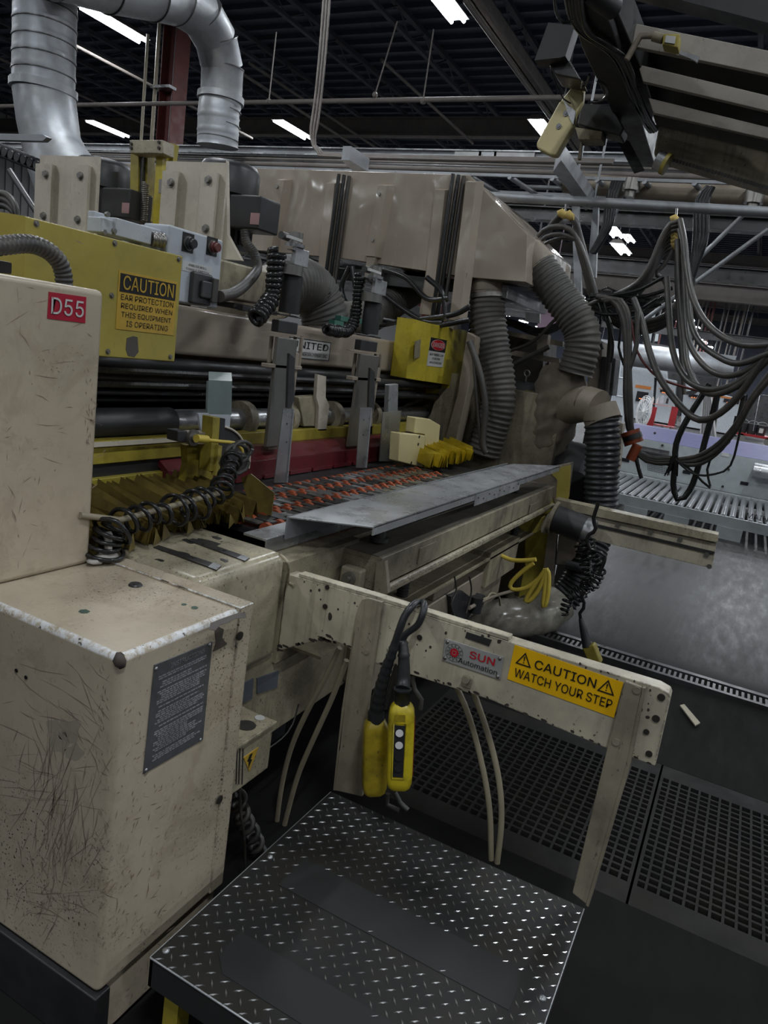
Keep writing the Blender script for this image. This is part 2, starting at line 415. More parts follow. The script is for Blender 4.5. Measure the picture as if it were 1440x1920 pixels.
# ------------------------------------------------------------------ ceiling lamps in their grid
def fixture_parts():
    b = MB().prism([V(-.61,-.15,0), V(-.61,.15,0), V(-.61,.09,.07), V(-.61,-.09,.07)], (1.22,0,0))
    rf = MB().prism([V(-.61,-.16,-.012), V(-.61,.16,-.012), V(-.61,.15,0), V(-.61,-.15,0)], (1.22,0,0))
    t = [MB().sweep([V(-.6,s*.09,-.035), V(.6,s*.09,-.035)], .024, 10) for s in (-1,1)]
    return b, rf, t
b_, rf_, t_ = fixture_parts()
f0 = thing('ceiling_lamp', 'x', 'lamp', (0,0,0), 'twin tube lamps hanging in rows under the roof')
b_.build('housing', M_gird, f0); rf_.build('reflector', M_ltw, f0)
for t in t_: t.build('fluorescent_tube', M_tube, f0)
for s in (-.5,.5): MB().sweep([V(s,0,.07), V(s,0,1.25)], .006, 4).build('hanger_wire', M_joist, f0)
LX = [4.2+5.05*k for k in range(-1, 11)]
LY = [-12.5, -6.8, -1.05, 4.7, 10.45, 16.2]
spec = {(9.25,10.45): 'lit twin tube lamp high on the left, partly behind the near duct',
        (14.3,16.2): 'small lit twin tube lamp between the two ducts, below the brighter one',
        (14.3,10.45): 'lit twin tube lamp above the hood, crossed by the vertical conduit',
        (9.25,4.7): 'brightest twin tube lamp cut by the top edge of the picture',
        (14.3,4.7): 'lit twin tube lamp behind the cream yellow hanging paddle'}
first = True
DIM = {(4.2,-1.05): .0, (4.2,-6.8): 0}
for X in LX:
    for Y in LY:
        if first: o = f0; o.location = (X,Y,6.0); first = False
        else: o = copy_tree(f0); o.location = (X,Y,6.0)
        o['label'] = 'distant lit twin tube lamp in the rows receding under the roof'
        for (a, b), t in spec.items():
            if abs(a-X) < .2 and abs(b-Y) < .2: o['label'] = t; 
        if X < 16 and Y > -14:
            wt = LAMP_W
            if X > 3 and X < 5 and Y < 0: wt *= .45
            lamp('tube_glow', (0, 0, -.09), 1.15, .22, wt, o)
        elif X < 40: lamp('tube_glow', (0, 0, -.09), 1.15, .22, LAMP_W*1.1, o)
for X in (-5.9, -10.95, -16.0):
    for Y in (-6.8, -1.05, 4.7, 10.45, 16.2): lamp('tube_glow', (X, Y, 5.9), 1.2, .25, LAMP_W)
# two odd lamps seen between the cables
for i, (p, lab) in enumerate((((1150,432), 'lit lamp seen through the cable loops under the grey beam'), ((1165,465), 'lower lit lamp seen through the cable loops'))):
    c = U(*p, X=17.5); o = copy_tree(f0); o.location = c; o['label'] = lab
for i, p in enumerate(((833,552),(977,567),(947,589),(982,602),(1012,613),(1087,554),(1117,625),(1261,576),(1277,605),(1190,615),(1302,625),(1210,629),(1312,635),(1321,641),(1332,650))):
    c = U(*p, Z=4.3 if p[1] > 570 else 5); o = copy_tree(f0); o.location = c; o['label'] = 'distant lit twin tube lamp in the rows receding under the roof'
# ------------------------------------------------------------------ steel column with risers
c = U(309, 200, X=9.0)
t = thing('steel_column', 'dark red H column with cream risers strapped on, between the ducts', 'column', (9.0, c.y, 0))
z1 = 7.2
MB().box(9.0,9.3,c.y-.14,c.y-.125,0,z1).box(9.0,9.3,c.y+.125,c.y+.14,0,z1).box(9.13,9.15,c.y-.13,c.y+.13,0,z1).build('column_shaft', M_redc, t)
a = U(290, 180, X=8.95); MB().cyl(V(a.x,a.y,2), V(a.x,a.y,z1), .028, n=8).build('riser_pipe', M_hosec, t)
MB().box(8.9,9.05,c.y-.16,a.y+.05,a.z+.1,a.z+.14).build('strap', M_steel, t)
a = U(270, 180, X=8.8); solo('drop_pipe', MB().cyl(V(a.x,a.y,0), V(a.x,a.y,5.6), .022, n=8), M_hosec, 'thin orange tan vertical pipe left of the red column', 'pipe')
a = U(323, 180, X=9.1); solo('drop_conduit', MB().cyl(V(a.x,a.y,0), V(a.x,a.y,6.2), .018, n=8), M_galv, 'thin grey vertical conduit right of the red column', 'pipe')
# ------------------------------------------------------------------ spiral ducts
def ring_seams(t, a, b, r, gap, n=36):
    L = (b-a).length; d = (b-a).normalized(); k = gap*.5
    while k < L: c = a+d*k; MB().sweep([c-d*.004, c+d*.004], [r*1.03, r*1.03], n).build('seam_ring', M_dst, t); k += gap
def duct_left():
    p = [U(87,y,X=4.6) for y in (-90, 60, 150)]
    r = rp(55, U(87,100,X=4.6))
    t = thing('spiral_duct', 'large galvanized spiral duct with a stained flared foot, far left', 'duct', p[-1])
    top, bot = p[0], U(82,165,X=4.6); m = MB(); pts = resample([bot, top], .02)
    rr = [r*(1.0+(.02 if i % 6 == 0 else 0)) for i in range(len(pts))]
    m.sweep(pts, rr, 40).build('duct_pipe', M_galv, t)
    ring_seams(t, top, bot, r, .125)
    f = U(82,168,X=4.6); g = U(90,230,X=4.6); h = U(108,300,X=4.6); h2 = U(135,350,X=4.6)
    MB().sweep([f, g, (g+h)/2+V(0,.02,0), h, h2], [r*1.0, r*1.0, r*.98, r*1.05, r*1.2], 40).build('duct_boot', M_galv, t)
    MB().sweep([f+V(0,0,.03), f-V(0,0,.03)], [r*1.09, r*1.09], 40).build('clamp_ring', M_galv, t)
duct_left()
def duct_right():
    Y = 5.6
    r = rp(38, U(414,200,Y=5.6))
    q = [U(x,y,Y=Y) for x, y in ((408,275),(410,210),(414,185))]
    t = thing('elbow_duct', 'galvanized duct with a segmented elbow curving left, over the hood', 'duct', q[0])
    pts = resample(q, .02)
    MB().sweep(pts, [r*(1.0+(.03 if i % 7 == 0 else 0)) for i in range(len(pts))], 36).build('duct_pipe', M_galv, t)
    MB().sweep([q[2]-V(0,0,.03), q[2]+V(0,0,.03)], [r*1.13, r*1.13], 36).build('clamp_ring', M_galv, t)
    ring_seams(t, q[0], q[2], r, .14)
    e = [U(x,y,Y=Y) for x, y in ((415,182),(417,128),(405,75),(378,28),(335,0),(285,-12),(200,-30),(100,-60))]
    for i in range(len(e)-1):
        MB().sweep([e[i], e[i].lerp(e[i+1],.96), e[i+1]], [r*1.0, r*1.0, r*1.04], 36).build('elbow_gore' if i < 5 else 'duct_run', M_galv, t); d_ = (e[i+1]-e[i]).normalized()*.005; MB().sweep([e[i+1]-d_,e[i+1]+d_],[r*1.055]*2,36).build('seam_ring', M_dst, t)
duct_right()
# ------------------------------------------------------------------ long runs overhead (all along Y)
def runY(name, a, X, r, mat, label, cat='pipe', b=None, group=None, y0=12, y1=-6):
    p = U(*a, X=X); z = p.z
    z2 = z if b is None else None
    q = U(*b, X=X) if b else None
    A = V(X, y0, z); B = V(X, y1, z)
    if q: s = (q.z-p.z)/(q.y-p.y); A.z = p.z+s*(y0-p.y); B.z = p.z+s*(y1-p.y)
    return solo(name, MB().cyl(A, B, r, n=10), mat, label, cat, group)
runY('sprinkler_pipe', (600,190), 8.0, .028, M_gird, 'thin tan pipe running level across under the dark roof')
a = U(600,277,X=7.0); b = U(600,292,X=7.0)
bt = thing('busway', 'long bright galvanized busway running level behind the hood', 'busway', (7, 0, b.z))
MB().box(7.0, 7.12, -6, 14, b.z+.012, a.z-.012).build('busway_duct', M_galv, bt)
MB().box(6.97, 7.15, -6, 14, a.z-.012, a.z).box(6.97,7.15,-6,14,b.z,b.z+.012).build('rail', M_alu, bt)
for i, (px, w_, m_) in enumerate(((878,.28,M_sun),(915,.18,M_alu),(965,.4,M_sun))):
    p = U(px,287,X=6.99); MB().box(6.98,7.0,p.y-w_/2,p.y+w_/2,b.z+.01,a.z-.01).build('joint_cover', m_, bt)
for i, (y, r) in enumerate(((298,.022),(303,.018),(308,.02),(314,.03))):
    runY('service_pipe', (700,y), 6.7, r, M_gird if i % 2 else M_dst, ('topmost','second','third','lowest and thickest')[i]+' of the stacked grey pipes just under the busway')
# cable ladder
p = U(700,318,X=6.4); q = U(700,323,X=6.4); t = thing('cable_ladder', 'steel cable ladder with slanting rungs behind the hood top', 'tray', (6.4,0,p.z))
MB().box(6.4,6.43,-6,8,q.z,p.z).build('side_rail', M_galv, t); MB().box(7.0,7.03,-6,8,q.z,p.z).build('side_rail', M_galv, t)
y = -4.5
rg = None
while y < 8:
    if rg is None: rg = MB().cyl(V(6.4,y,q.z), V(7.0,y-.12,q.z-.02), .022, n=8).build('rung', M_galv, t); y0 = y
    else: g2 = rg.copy(); COL.objects.link(g2); g2.location.y = y-y0; WL[g2.name] = WL[t.name]
    y += .38
runY('dusty_pipe', (1000,338), 6.6, .085, M_dust, 'thick dusty tan pipe running right behind the hanging cables', b=(1440,372), y0=1.9)
runY('water_pipe', (1000,373), 5.6, .035, M_galv, 'grey galvanized pipe the cable clamps hang from', b=(1440,398), y0=2.2, y1=-3)
runY('conduit_run', (1000,351), 7.2, .02, M_galv, 'thin bright conduit between the dusty pipe and the galvanized pipe', b=(1440,366), y0=2.5)
def beamY(a, b, h, X, mat, label, y0, y1=-8):
    p, q = U(*a, X=X), U(*b, X=X); s = 0 #(q.z-p.z)/(q.y-p.y)
    hh = h
    z = (p.z+q.z)/2
    m = MB().box(X, X+.18, y1, y0, z-.012, z).box(X+.08, X+.095, y1, y0, z-hh, z-.012).box(X, X+.18, y1, y0, z-hh-.012, z-hh)
    return solo('steel_beam', m, mat, label, 'beam')
beamY((990,382),(1440,410),.14, 9.0, M_dst, 'dark steel beam just below the galvanized pipe', 4)
beamY((1000,467),(1440,512),.22, 13.0, M_dst, 'grey blue steel beam behind the yellow cable clamps', 6)
beamY((1060,506),(1440,540),.28, 14.5, M_gird, 'tan steel beam under the grey blue beam', 6)
beamY((1100,590),(1440,640),.2, 22, M_dst, 'far dark beam low behind the cable bundles', 9)
# galvanized struts crossing
def strut(pts, Z, label):
    A = [U(*p, Z=Z) for p in pts]
    solo('strut_channel', MB().prism(A, (0,0,.1)), M_galv, label, 'strut')
strut([(640,300),(655,300),(690,322),(672,330)], 2.95, 'short galvanized strut over the hood front')
strut([(1037,322),(1052,300),(1112,385),(1098,395)], 3.0, 'galvanized strut sloping down right behind the hanging paddle')
for pts, X, lab in ((((1072,385),(1085,385),(1090,560),(1077,560)), 6.2, 'left vertical strut carrying the cable clamps'), (((1112,385),(1122,385),(1117,520),(1100,520)), 6.4, 'right vertical strut with a bright edge, next to the lamps')):
    solo('hanger_post', MB().PX(pts, X, .05).cyl(U(*pts[0],X=X+.02), V(X+.02,U(*pts[0],X=X).y,7.3), .01, n=6), M_galv, lab, 'strut')
# conduits dropping from the roof
X = 6.0
for i, dx in enumerate((0, 7, 14)):
    pts = [U(x+dx*.8, y, X=X+.02*i) for x, y in ((608,-20),(600,90),(590,190),(582,245))] + [U(x+dx*.2, y-dx*.35, X=X+.02*i) for x, y in ((586,272),(600,288),(640,294))]
    pts.append(V(X+.02*i, U(1150,300,X=X).y, pts[-1].z))
    solo('conduit', tube(pts, .011, 8, .08), M_gird, ('left','middle','right')[i]+' of three thin conduits dropping from the roof and bending right', 'conduit')
for i, (a, b) in enumerate((((745,40),(703,178)), ((813,55),(793,190)), ((518,60),(504,190)))):
    solo('pull_cord', MB().sweep([U(*a, X=8), U(*b, X=8)], .009, 5).sph(U(*b, X=8), .035, 8), M_gird, ('thin cord hanging with a plug on its end', 'thin rod ending at the level tan pipe', 'thin rod left of the three conduits')[i], 'cord')
for i, (a, b, Z) in enumerate((((130,80),(400,230),5.6), ((500,140),(740,250),6.0), ((480,155),(660,295),5.8), ((900,40),(1060,200),5.5), ((740,135),(960,230),6.2), ((0,110),(220,330),6.0))):
    A, B = U(*a, Z=Z), U(*b, Z=Z); B = A + V((B-A).length*(1 if B.x > A.x else -1), 0, 0)
    solo('roof_pipe', MB().cyl(A-V(.5,0,0), B+V(1,0,0), .03, n=6), M_gird, ('slanting roof pipe between the big duct and the red column','slanting roof pipe above the hood lamp, crossing the conduits','slanting roof pipe ending left of the hanging cord','slanting roof pipe right of the brightest lamp','slanting roof pipe between the two cords','slanting roof pipe at the left border behind the big duct')[i], 'pipe')
b = MB(); A = U(905,30,Z=5.6); b.box(A.x-2, A.x+9, A.y-.09, A.y+.09, 5.6, 5.63).box(A.x-2,A.x+9,A.y-.01,A.y+.01,5.6,5.85)
solo('bridge_beam', b, M_gird, 'tan beam receding from the brightest lamp towards the paddle', 'beam')

# ================================================================== floor: grating, rack, paper
def grating(name, y0, y1, label):
    t = thing(name, label, 'grating', (2.7,(y0+y1)/2,-.03), None)
    m = MB(); m.box(2.2,2.31,y0,y1,-.03,-.001); m.box(3.09,3.2,y0,y1,-.03,-.001)
    m.box(2.31,3.09,y0,y0+.012,-.03,-.001); m.box(2.31,3.09,y1-.012,y1,-.03,-.001); m.build('border', M_gratm, t)
    n = int((y1-y0)/.038); m = MB()
    for i in range(1, n): yy = y0+(y1-y0)*i/n; m.box(2.31,3.09,yy-.0045,yy+.0045,-.03,-.001)
    m.build('grate_bars', M_gratm, t, kind='stuff')
    m = MB()
    for i in range(1, 21): xx = 2.31+.78*i/21; m.box(xx-.0055,xx+.0055,y0,y1,-.028,-.002)
    m.build('cross_bars', M_gratm, t, kind='stuff')
grating('drain_grating', .004, 1.02, 'black plastic drain grating under the caution beam, left of the seam')
grating('drain_grating', -.95, -.004, 'black plastic drain grating at the right edge, right of the seam')
# toothed floor rack between two flats
p = U(1043,1188,Z=0)
t = thing('floor_rack', 'greasy toothed rack rail set along the floor behind the caution beam', 'rail', (4.3,0,0))
MB().box(4.36,4.40,-2.5,1.6,0,.022).build('rail', M_dst, t); MB().box(4.20,4.23,-2.5,1.6,0,.03).build('rail', M_dst, t)
m = MB(); y = -2.2
while y < 1.5: m.box(4.25,4.33,y,y+.014,0,.022); y += .03
m.build('rack_teeth', M_dst, t, kind='stuff')
m = MB().PZ([(1275,1322),(1283,1320),(1313,1355),(1304,1360)], .02, .006)
solo('paper_strip', m, M_hosec, 'scrap strip of beige paper lying on the dark floor', 'paper')

# ================================================================== right background
XB = 9.2
t = thing('roller_conveyor', 'low white roller conveyor with shiny rollers in front of the white machine', 'conveyor', (XB,-1,0))
zr = U((1157),925,X=XB).z
p0 = U(1120,915,X=XB).y
MB().box(XB,XB+.05,-6,p0,zr-.12,zr).build('near_rail', M_wm, t); XF = U(1165,888,Z=zr).x
MB().box(XF,XF+.05,-6,p0+.2,zr-.12,zr+.02).build('far_rail', M_wm, t)
r0 = None; y = p0
while y > -3.4:
    if r0 is None: r0 = MB().cyl(V(XB+.05,y,zr-.02), V(XF,y,zr-.02), .036, n=12).build('roller', M_roll, t); yy = y
    else: g2 = r0.copy(); COL.objects.link(g2); g2.location.y = y-yy; WL[g2.name] = WL[t.name]
    y -= .098
for px in (1190,1270,1375):
    q = U(px,965,X=XB); MB().box(XB-.02,XB+.1,q.y-.14,q.y+.14,0,zr-.12).build('foot', M_wm, t)
q = U(1420,970,X=XB-.005); text('lettering', 'MAIN', q+V(0,0,-.0), (0,-1,0), (0,0,1), .22, .06, M_black, t)
XM = XF+.1
t = thing('white_feeder_machine', 'long white machine side with a purple belt top behind the roller conveyor', 'machine', (XM,-1,0))
za = U(1187,803,X=XM+.5).z; zb = U(1180,818,X=XM).z
yL = U(1158,850,X=XM).y
MB().box(XM,XM+1.6,-8,yL,zr+.02,zb).build('body', M_wm, t, bevel=.01)
MB().prism([V(XM,-8,zb), V(XM+.9,-8,zb+.15), V(XM+1.2,-8,zb+.15), V(XM+1.2,-8,zb)], (0,yL+8,0)).build('belt_top', M_pur, t)
for (px,py) in ((1172,862),(1287,885),(1395,906)): MB().BX((px-6,py-4),(px+7,py+5),XM-.01,.02).build('slot', M_scr, t)
for (px,py) in ((1228,800+12),(1242,835),(1322,865),(1366,880),(1355,912)): q = U(px,py,X=XM); MB().cyl(q, q-V(.02,0,0), .018, n=8).build('bolt', M_boltb, t)
m = MB()
for i in range(14):
    for j in range(5): q = U(1215+i*3.1,868+j*3.2+i*.7,X=XM); m.box(XM-.004,XM,q.y-.006,q.y+.006,q.z-.006,q.z+.006)
m.build('vent_holes', M_scr, t, kind='stuff')
q = U(1240,852,X=XM-.02); MB().cyl(q+V(0,.3,0), q-V(0,.1,0), .07, n=14).build('drive_motor', M_dst, t)
MB().BX((1354,848),(1366,857),XM-.006,.01).build('info_label', M_sticker, t)
q = U(1412,882,X=XM-.12); solo('gear_motor', MB().cyl(q+V(0,.0,0), q-V(0,.45,0), .11, n=16).box(q.x-.06,q.x+.14,q.y-.1,q.y-.3,q.z-.02,q.z+.05), M_steel, 'grey gear motor on the white machine side at the right edge', 'motor')
# presses
XP = 36.0
def press(poly, label, stripe, scr):
    q = [U(*p, X=XP) for p in poly]; t = thing('press_cabinet', label, 'machine', (XP, q[0].y, 0))
    q[2].z = q[3].z = 0.05 if poly[2][1] > 790 else q[2].z
    MB().prism(q, (1.5,0,0)).build('cabinet', M_wm2, t, bevel=.03)
    if stripe: MB().BX(stripe[0], stripe[1], XP-.01, .03).build('stripe', M_org, t)
    if scr:
        MB().BX(scr[0], scr[1], XP-.03, .04).build('display', M_scr, t)
        for k in range(4):
            px = scr[0][0]+2+(scr[1][0]-scr[0][0]-6)*(k+.5)/4; py = scr[0][1]+(scr[1][1]-scr[0][1])*.6+k*.6; MB().BX((px,py),(px+2,py+1.6),XP-.04,.02).build('status_light', M_led, t)
press([(1150,676),(1228,690),(1222,790),(1140,775)], 'tall white press cabinet with a dark window, left beside the hose', ((1192,721),(1220,731)), ((1195,733),(1212,755)))
press([(1232,706),(1268,714),(1262,800),(1225,792)], 'white press cabinet with an orange stripe behind the red cart', ((1235,728),(1263,733)), ((1238,730),(1258,738)))
press([(1284,714),(1342,730),(1335,812),(1275,800)], 'white press cabinet behind the plastic sheet', ((1283,738),(1340,748)), ((1292,738),(1317,748)))
press([(1350,738),(1395,750),(1385,825),(1340,815)], 'white press cabinet under the dark cable bundle at the right', ((1350,742),(1395,752)), ((1358,747),(1385,758)))
press([(1225,690),(1250,694),(1250,712),(1225,710)], 'grey boxes on top of the presses', None, None)
for pl, lab in ((((1205,640),(1262,650),(1262,712),(1205,706)), 'dark equipment block above the red cart'), (((1262,668),(1284,672),(1275,780),(1262,778)), 'dark gap column between two presses'), (((1298,690),(1345,700),(1340,738),(1298,726)), 'dark grey box on top of a press under the duct'), (((1350,790),(1390,760),(1440,740),(1440,800)), 'dark grey equipment behind the red cart')):
    solo('equipment_block', MB().PX(pl, XP+.6, .8), M_dst, lab, 'machine')
# big horizontal duct in the back
c = U(1125,655,X=34); e = U(1375,692,X=34); r = .50
t = thing('exhaust_duct', 'big shiny horizontal duct hanging over the presses', 'duct', c)
pts = resample([V(34,c.y+.6,c.z-.05), V(34,e.y,c.z-.05)], .2); MB().sweep(pts, [r*(1+.02*(i % 5 == 0)) for i in range(len(pts))], 24).build('duct_pipe', M_galv, t)
MB().cyl(V(34,c.y-3.9,c.z-.25), V(33.6,c.y-4.2,c.z-1.3), .25, n=16).build('branch_elbow', M_galv, t); MB().cyl(V(34,c.y,c.z+.3), V(34,c.y,7.3), .015, n=6).cyl(V(34,e.y,c.z+.3), V(34,e.y,7.3), .015, n=6).build('hanger_rod', M_joist, t)
# red tool cart
XC = 30.3
t = thing('tool_cart', 'red steel tool cart with bottles on it, in front of the presses', 'cart', V(XC,U(1240,800,X=XC).y,0))
MB().BX((1214,756),(1265,764),XC,.9).build('top_shelf', M_redk, t); MB().BX((1224,795),(1262,803),XC,.9).build('bottom_shelf', M_redk, t)
for px in (1222,1262): MB().BX((px-2,762),(px+2,800),XC+.02,.05).build('leg', M_redk, t)
for px in (1240,1256): q = U(px,807,X=XC); MB().cyl(V(q.x,q.y-.04,.09), V(q.x,q.y+.04,.09), .09, n=12).build('wheel', M_blk, t)
for i, (px, w_, h_, m_, nm, lb) in enumerate(((1222,5,10,M_white,'bottle','white bottle at the left end of the red cart top'),(1240,8,12,M_grey,'tub','light blue tub on the red cart top'),(1250,4,9,M_blk,'spray_can','black can on the red cart top'),(1232,4,9,M_white,'jar','small white jar on the red cart top'))):
    q = U(px,757,X=XC+.4); s_ = XC/FPX; m = MB().cyl(V(q.x,q.y,q.z), V(q.x,q.y,q.z+h_*s_), w_*s_/2, n=10).cyl(V(q.x,q.y,q.z+h_*s_), V(q.x,q.y,q.z+h_*s_*1.25), w_*s_/5, n=8); solo(nm, m, m_, lb, 'bottle')
# pedestal fan
q = U(1207,772,X=29.5); t = thing('pedestal_fan', 'round grey wire pedestal fan left of the red cart', 'fan', V(29.5,q.y,0)); fk = 2.1
m = MB()
for k in range(6): m.sweep([q+V(.08*(k-2), math.cos(a)*.28*(1-.12*abs(k-2)), math.sin(a)*.62*(1-.12*abs(k-2))) for a in [2*pi*j/20 for j in range(21)]], .012, 4)
for j in range(16):
    a = 2*pi*j/16; m.sweep([q-V(.2,0,0), q+V(0,math.cos(a)*.28,math.sin(a)*.62), q+V(.2,0,0)], .010, 4)
m.build('wire_cage', M_ltw, t, kind='stuff'); MB().cyl(q-V(.03,0,0), q+V(.1,0,0), .12, n=12).build('hub', M_white, t)
for k in range(4):
    a = pi/2*k; MB().prism([q, q+V(.02,math.cos(a)*.22,math.sin(a)*.55), q+V(.02,math.cos(a+.6)*.22,math.sin(a+.6)*.55)], (.01,0,0)).build('blade', M_grey, t)
MB().cyl(V(q.x+.1,q.y,.02), V(q.x+.1,q.y,q.z), .02, n=8).build('pole', M_dst, t); MB().cyl(V(q.x+.1,q.y,0), V(q.x+.1,q.y,.03), .22, n=20).build('base', M_dst, t)
# plastic sheet
poly = [(1318,740),(1334,738),(1336,760),(1340,800),(1344,824),(1328,820),(1312,812),(1312,780)]
m = MB()
A = [U(*p, X=31.2) for p in poly]; n = 12
for i in range(n):
    f0_, f1_ = i/n, (i+1)/n; zz = lambda f: (-.1 if int(f*n) % 2 else .1)
    tl = A[0].lerp(A[1], f0_); tr = A[0].lerp(A[1], f1_); bl = A[6].lerp(A[4], f0_); br = A[6].lerp(A[4], f1_)
    m.add([tl+V(zz(f0_),0,0), tr+V(zz(f1_+.001),0,0), br+V(zz(f1_+.001)*2,0,0), bl+V(zz(f0_)*2,0,0)], [(0,1,2,3)]).add([tl+V(.03,0,0), tr+V(.03,0,0), br+V(.03,0,0), bl+V(.03,0,0)], [(0,1,2,3)])
solo('plastic_sheet', m, M_plast, 'white plastic sheeting hanging in folds in front of the presses', 'sheet')
# platform cart with buckets
XK = 30.0; q = U(1410,815,X=XK)
t = thing('platform_cart', 'red platform cart with casters at the right edge', 'cart', V(XK,q.y,0))
z_ = q.z; MB().box(XK,XK+1.3,U(1440,815,X=XK).y-1.2,U(1377,810,X=XK).y,z_-.08,z_).build('deck', M_redk, t)
for px in (1386,1440): a = U(px,826,X=XK); MB().cyl(V(XK,a.y-.02,z_-.17), V(XK+.08,a.y-.02,z_-.17), .15, n=16).build('caster', M_bolt, t)
MB().sweep([U(1412,808,X=XK), U(1425,740,X=XK), U(1445,742,X=XK)], .014, 6).build('handle', M_alu, t)
for i, (px, m_, lab) in enumerate(((1391,M_blk,'black bucket at the left end of the red platform cart'),(1409,M_blk,'middle black bucket on the red platform cart'),(1427,M_blk,'black bucket with a white label at the right edge'))):
    a = U(px,808,X=XK+.4); tt = thing('bucket', lab, 'bucket', V(a.x,a.y,z_)); MB().cyl(V(a.x,a.y,z_), V(a.x,a.y,z_+.38), .15, .18, 16).build('pail', m_, tt); MB().sweep([V(a.x,a.y+.175*math.cos(k*pi/8),z_+.38+.12*math.sin(k*pi/8)) for k in range(9)], .004, 5).build('bail_handle', M_ltw, tt)
    if i == 2: MB().box(a.x-.185,a.x-.16,a.y-.07,a.y+.07,z_+.1,z_+.27).build('paper_label', M_sticker, tt)
# ladder, white poles
t = thing('rolling_ladder', 'white steel ladder frame standing behind the corrugated hose', 'ladder', U(1165,800,X=27))
for dx in (0,24): MB().sweep([U(1180+dx*.6,600,X=27), U(1142+dx,800,X=27)], .04, 6).build('rail', M_grey, t)
for k in range(5): y_ = 640+k*34; x_ = 1180-(y_-600)*.19; MB().sweep([U(x_,y_,X=27), U(x_+20,y_+3,X=27)], .03, 6).build('rung', M_grey, t)
for i, (a, b) in enumerate((((1226,588),(1217,640)),((1238,590),(1230,640)))):
    solo('bright_window_strip', MB().PX([(a[0]-3,a[1]),(a[0]+3,a[1]),(b[0]+3,b[1]),(b[0]-3,b[1])], 41.5, .05).cyl(U(a[0],a[1],X=41.52), V(41.52,U(a[0],a[1],X=41.52).y,7.3), .01, n=6), M_wm, ('left','right')[i]+' one of two pale vertical boards far back above the duct', 'board')
R.seed(4)
for i in range(16):
    px = 1240+i*11+R.uniform(-4,4); p = U(px,590+R.uniform(-10,40),X=42)
    solo('riser_pipe', MB().cyl(V(42,p.y,.0), V(42,p.y,7.0), R.choice((.04,.05,.06)), n=6), R.choice((M_gird,M_gird,M_redc,M_dst)), 'one of the vertical pipes far back above the presses', 'pipe', 'vertical pipes far back')
solo('hanging_sign', MB().PX([(1020,566),(1048,590),(1030,628),(1006,616)], 14, .03).cyl(U(1030,576,X=14.01), V(14.01,U(1030,576,X=14.01).y,7.3), .008, n=6), plain('faded banner', (.25,.16,.22), .6), 'faded red and blue banner behind the upper corrugated hose', 'banner')
solo('wire_rack', MB().PX([(985,556),(1012,553),(1012,606),(985,602)], 9.6, .05).cyl(U(990,556,X=9.62), V(9.62,U(990,556,X=9.62).y,7.3), .01, n=6), M_dst, 'dark rack with round shapes behind the hoses', 'rack')

# ================================================================== control pedestal (near left)
YP = .955
t = thing('control_pedestal', 'scratched cream steel pedestal with a worn instruction plate, front left', 'pedestal', (1.13,1.2,0))
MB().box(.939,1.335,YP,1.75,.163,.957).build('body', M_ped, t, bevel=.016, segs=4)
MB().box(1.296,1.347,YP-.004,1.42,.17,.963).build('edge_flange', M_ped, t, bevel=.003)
MB().box(.972,1.335,YP+.012,1.5,.02,.17).build('lower_skirt', M_ped, t, bevel=.003)
MB().box(.93,.972,.95,1.8,0,.163).box(.972,1.30,.985,1.8,0,.02).build('kick_base', M_blk, t, bevel=.004)
ip = MB().PY([(290,1247),(399,1203),(381,1387),(269,1452)], YP-.0025, .003).build('instruction_plate', M_inst, t, bevel=.001); ip['label'] = 'grey worn metal instruction plate'
q = [U(*p, Y=YP-.004) for p in ((290,1247),(399,1203),(381,1387),(269,1452))]
text('plate_heading', 'INSTRUCTIONS', V((q[0].x+q[1].x)/2+.012, YP-.003, q[0].z-.018), (1,0,0), (0,0,1), .105, .011, M_insl, ip)
m = MB(); R.seed(3); zt, zb_ = q[0].z-.034, q[2].z+.02; x0, x1 = q[0].x+.016, q[1].x-.012
z = zt
while z > zb_:
    x = x0+R.choice((0,0,.006,.012)); e = x1-R.choice((0,.004,.02,.05))
    while x < e:
        l = R.uniform(.004,.014); m.box(x, min(x+l,e), YP-.0034, YP-.0024, z-.0013, z+.0013); x += l+.0025
    z -= R.choice((.0052,.0052,.0052,.010))
m.build('fine_print', M_insl, ip, kind='stuff')
for p in ((293,1254),(393,1209),(376,1387),(274,1444)): c = U(*p, Y=YP-.003); MB().sph(c, .0045, 8, (1,.6,1)).build('rivet', M_steel, ip)
for p in ((449,1192),(411,1499)): c = U(*p, Y=YP-.004); MB().cyl(c, c+V(0,-.003,0), .011, n=16).cyl(c+V(0,-.003,0), c+V(0,-.0035,0), .006, n=6).build('screw', M_boltb, t)
for p in ((31,1257),(49,1270),(68,1808)): c = U(*p, X=.938); MB().cyl(c, c-V(.0015,0,0), .0045, n=8).build('hole', M_black, t)
c = U(254,1097, Z=.958); MB().sweep([c, c+V(0,0,.004)], [.017,.014], 20).cyl(c+V(0,0,.004), c+V(0,0,.005), .007, n=12).build('grommet', M_blk, t)
